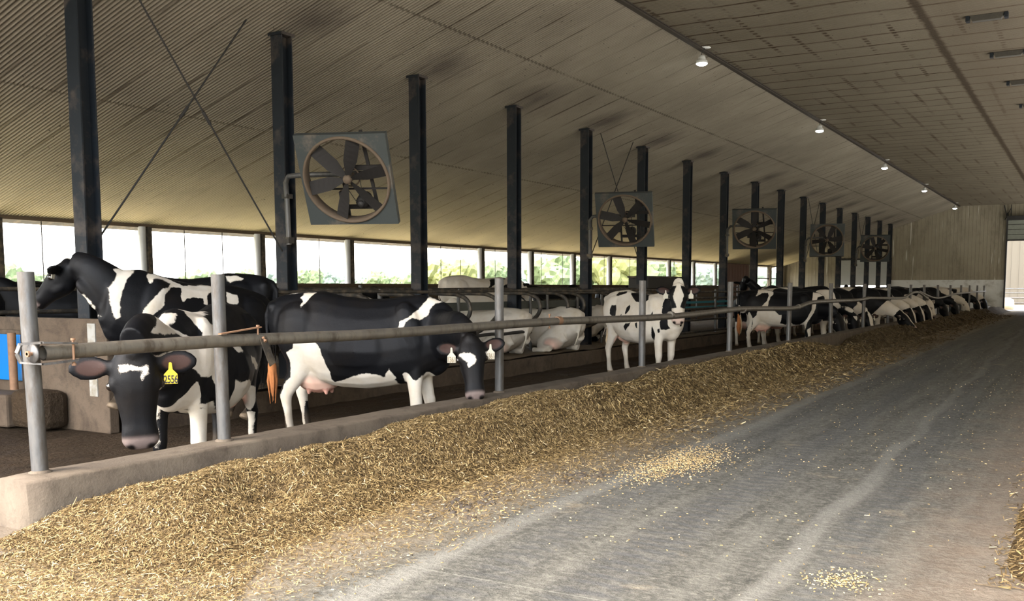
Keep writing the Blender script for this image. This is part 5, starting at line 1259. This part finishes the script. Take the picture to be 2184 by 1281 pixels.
# ------------------------------------------------------------------ outdoors
def crown(bm_seed, r, h):
    rr = random.Random(bm_seed); V = []; F = []
    mb = MB()
    for k in range(9):
        a = rr.uniform(0, 6.28); q = rr.uniform(0, .6) * r; c = Vector((math.cos(a) * q, math.sin(a) * q, h * rr.uniform(.42, .86))); s = r * rr.uniform(.38, .6)
        bm = bmesh.new(); bmesh.ops.create_icosphere(bm, subdivisions=3, radius=s)
        for v in bm.verts:
            d = noise.noise(v.co * (2.3 / s) + Vector((k, bm_seed, 0))) * .35 + noise.noise(v.co * (7 / s) + Vector((k, 0, bm_seed))) * .22
            v.co *= 1 + d
        vs = [v.co + c for v in bm.verts]; fs = [tuple(v.index for v in f.verts) for f in bm.faces]; bm.free(); mb.add(vs, fs)
    return mb
def tree(x, y, r, h, mat, label, seed):
    o = empty('tree', (x, y, -.3)); crown(seed, r, h).build('crown', M[mat], o)
    mb = MB(); mb.tube([(0, 0, 0), (.1, 0, h * .35), (0, .1, h * .6)], [r * .09, r * .07, r * .03], 8); mb.build('trunk', M['bark'], o)
    tag(o, label, 'tree', 'trees beyond the field')
def at_px(px, dist):   # bearing of an image column, at a given distance
    a = math.atan((px - PX_C) / 2075.6); b = TH_C - a
    return -math.sin(b) * dist, math.cos(b) * dist
PX_C = 1150.; TH_C = math.atan((2330 - PX_C) / math.hypot(2066., 810. - 612))
TREES = [(12, 150, 4, 4.2, 'leaf1'), (55, 160, 4, 3.2, 'leaf1'), (120, 170, 5, 2.6, 'leaf1'), (440, 170, 5, 3.4, 'leaf1'), (520, 150, 4, 3.6, 'leaf1'), (590, 160, 4, 3.8, 'leaf2'), (655, 165, 3.6, 5.0, 'leaf1'), (695, 185, 3.2, 5.2, 'leaf2'), (730, 200, 3, 4.6, 'leaf2'),
         (770, 190, 3, 3.8, 'leaf2'), (805, 170, 3.6, 4.6, 'leaf1'), (850, 175, 3, 3.6, 'leaf1'), (880, 165, 3.4, 4.4, 'leaf1'), (935, 130, 4, 5.2, 'leaf3'), (975, 125, 3.8, 4.9, 'leaf3'), (1018, 140, 3.6, 5.6, 'leaf1'), (1052, 130, 3.2, 5.2, 'leaf1'), (1110, 160, 2.6, 4.2, 'leaf2'),
         (1165, 120, 3.4, 5.4, 'leaf1'), (1198, 115, 3.6, 6.0, 'leaf1'), (1235, 120, 2.6, 5.0, 'leaf1'), (1275, 125, 3.2, 5.6, 'leaf1'), (1318, 118, 4.2, 6.3, 'leaf3'), (1345, 126, 3, 5.2, 'leaf1'), (1398, 120, 3.6, 5.7, 'leaf1'), (1442, 122, 3, 5.4, 'leaf3'), (1485, 190, 4, 6.0, 'leaf2'), (1515, 200, 4.5, 7.6, 'leaf2'), (1625, 150, 4, 5.6, 'leaf2')]
TK = {'leaf1': 'light green tree', 'leaf2': 'hazy blue green tree', 'leaf3': 'yellow green tree'}
for i, (px, dist, r, h, m) in enumerate(TREES):
    x, y = at_px(px, dist); tree(x, y, r * .78, h * .84, m, '%s beyond the field, %s of the line from the left' % (TK[m], (NTH + ['twenty-first', 'twenty-second', 'twenty-third', 'twenty-fourth', 'twenty-fifth', 'twenty-sixth', 'twenty-seventh', 'twenty-eighth', 'twenty-ninth'])[i]), i)
for px, dist, wd, lab in ((712, 230, 14, 'low farmhouse with a blue grey roof among the distant trees'), (833, 220, 8, 'second small farm building right of the first')):
    x, y = at_px(px, dist); o = empty('farmhouse', (x, y, -.3), -.6)
    mb = MB(); mb.box(-wd / 2, wd / 2, -3, 3, 0, 2.2); mb.build('wall', M['pale_wall'], o)
    mb = MB(); vs = [(-wd / 2 - .3, -3.3, 2.1), (wd / 2 + .3, -3.3, 2.1), (wd / 2 + .3, 3.3, 2.1), (-wd / 2 - .3, 3.3, 2.1), (-wd / 2 + .8, 0, 3.8), (wd / 2 - .8, 0, 3.8)]
    mb.add(vs, [(0, 1, 5, 4), (2, 3, 4, 5), (1, 2, 5), (3, 0, 4), (3, 2, 1, 0)]); mb.build('roof', M['red_roof'], o); tag(o, lab, 'farm building')
# neighbouring barn, gate and pen beyond the drive door
mb = MB(); mb.box(-12, 9, 78, 78.3, 0, 9)
for k in range(40): mb.box(-12 + k * .52, -12 + k * .52 + .05, 77.97, 78, 0, 9)
tag(mb.build('barn_wall', M['pale_wall']), 'sunlit pale yellow wall of the next barn, seen through the far door', 'barn')
o = empty('yard_gate', (-4.9, 64.5, 0))
for z in (.35, .65, .95, 1.2): mb = MB(); mb.tube([(0, 0, z), (4.4, 1.4, z)], .03, 8); mb.build('rail', M['galv'], o)
for t_ in (.0, .33, .66, 1): mb = MB(); mb.tube([(4.4 * t_, 1.4 * t_, 0), (4.4 * t_, 1.4 * t_, 1.3)], .035, 8); mb.build('upright', M['galv'], o)
tag(o, 'bright pipe gate in the yard beyond the far door', 'gate')
mb = MB(); mb.lathe([(0, 0), (.42, 0), (.46, .25), (.42, .55), (.25, .66), (0, .68)], (0, 0, 0), 18); o = mb.build('feed_sack', simple('cream sack', (.75, .62, .40), .9)); o.location = (-4.35, 62.6, 0); tag(o, 'cream coloured round bale standing in the yard light', 'bale')
stand(-2.6, 67.5, 160, 0, 'black and white cow outside behind the yard gate', 150, .4)
# ------------------------------------------------------------------ camera, light, world
F_, PX_, PY_ = 2066., 1150., 810.
cam = bpy.data.cameras.new('camera'); co_ = bpy.data.objects.new('camera', cam); col.objects.link(co_)
cam.sensor_width = 36; cam.sensor_fit = 'HORIZONTAL'; cam.lens = F_ / 2184 * 36; cam.shift_x = -(PX_ - 1092) / 2184; cam.shift_y = (PY_ - 640.5) / 2184
cam.clip_start = .05; cam.clip_end = 2000
TH = math.atan((2330 - PX_) / math.hypot(F_, PY_ - 612)); PH = math.atan((PY_ - 612) / F_)
co_.location = (0, 0, 1.292); co_.rotation_euler = (math.pi / 2 - PH, 0, TH)
bpy.context.scene.camera = co_
w = bpy.data.worlds.new('sky'); bpy.context.scene.world = w; w.use_nodes = True
nt = w.node_tree; bg = nt.nodes['Background']
sky = nt.nodes.new('ShaderNodeTexSky'); sky.sky_type = 'NISHITA'; sky.sun_elevation = R(52); sky.sun_rotation = R(200); sky.sun_disc = False; sky.air_density = 1.0; sky.dust_density = 4.0; sky.ozone_density = .6
mx = nt.nodes.new('ShaderNodeMix'); mx.data_type = 'RGBA'; mx.inputs[0].default_value = .80; mx.inputs[7].default_value = (1, .975, .92, 1)
nt.links.new(sky.outputs[0], mx.inputs[6]); nt.links.new(mx.outputs[2], bg.inputs[0]); bg.inputs[1].default_value = WORLD
sun = bpy.data.lights.new('sun', 'SUN'); so = bpy.data.objects.new('sun', sun); col.objects.link(so)
sun.energy = SUN; sun.angle = R(16); sun.color = (1, .96, .88); so.rotation_euler = (R(17), 0, R(-14))
sc = bpy.context.scene
sc.view_settings.view_transform = 'Standard'; sc.view_settings.look = 'None'; sc.view_settings.gamma = 1; sc.view_settings.exposure = EXPO
sc.cycles.max_bounces = 6; sc.cycles.diffuse_bounces = 3; sc.cycles.glossy_bounces = 2; sc.cycles.use_adaptive_sampling = True; sc.cycles.adaptive_threshold = .05; sc.cycles.transmission_bounces = 2
sc.cycles.sample_clamp_indirect = 12; sc.cycles.use_fast_gi = False
sc.cycles.use_denoising = True
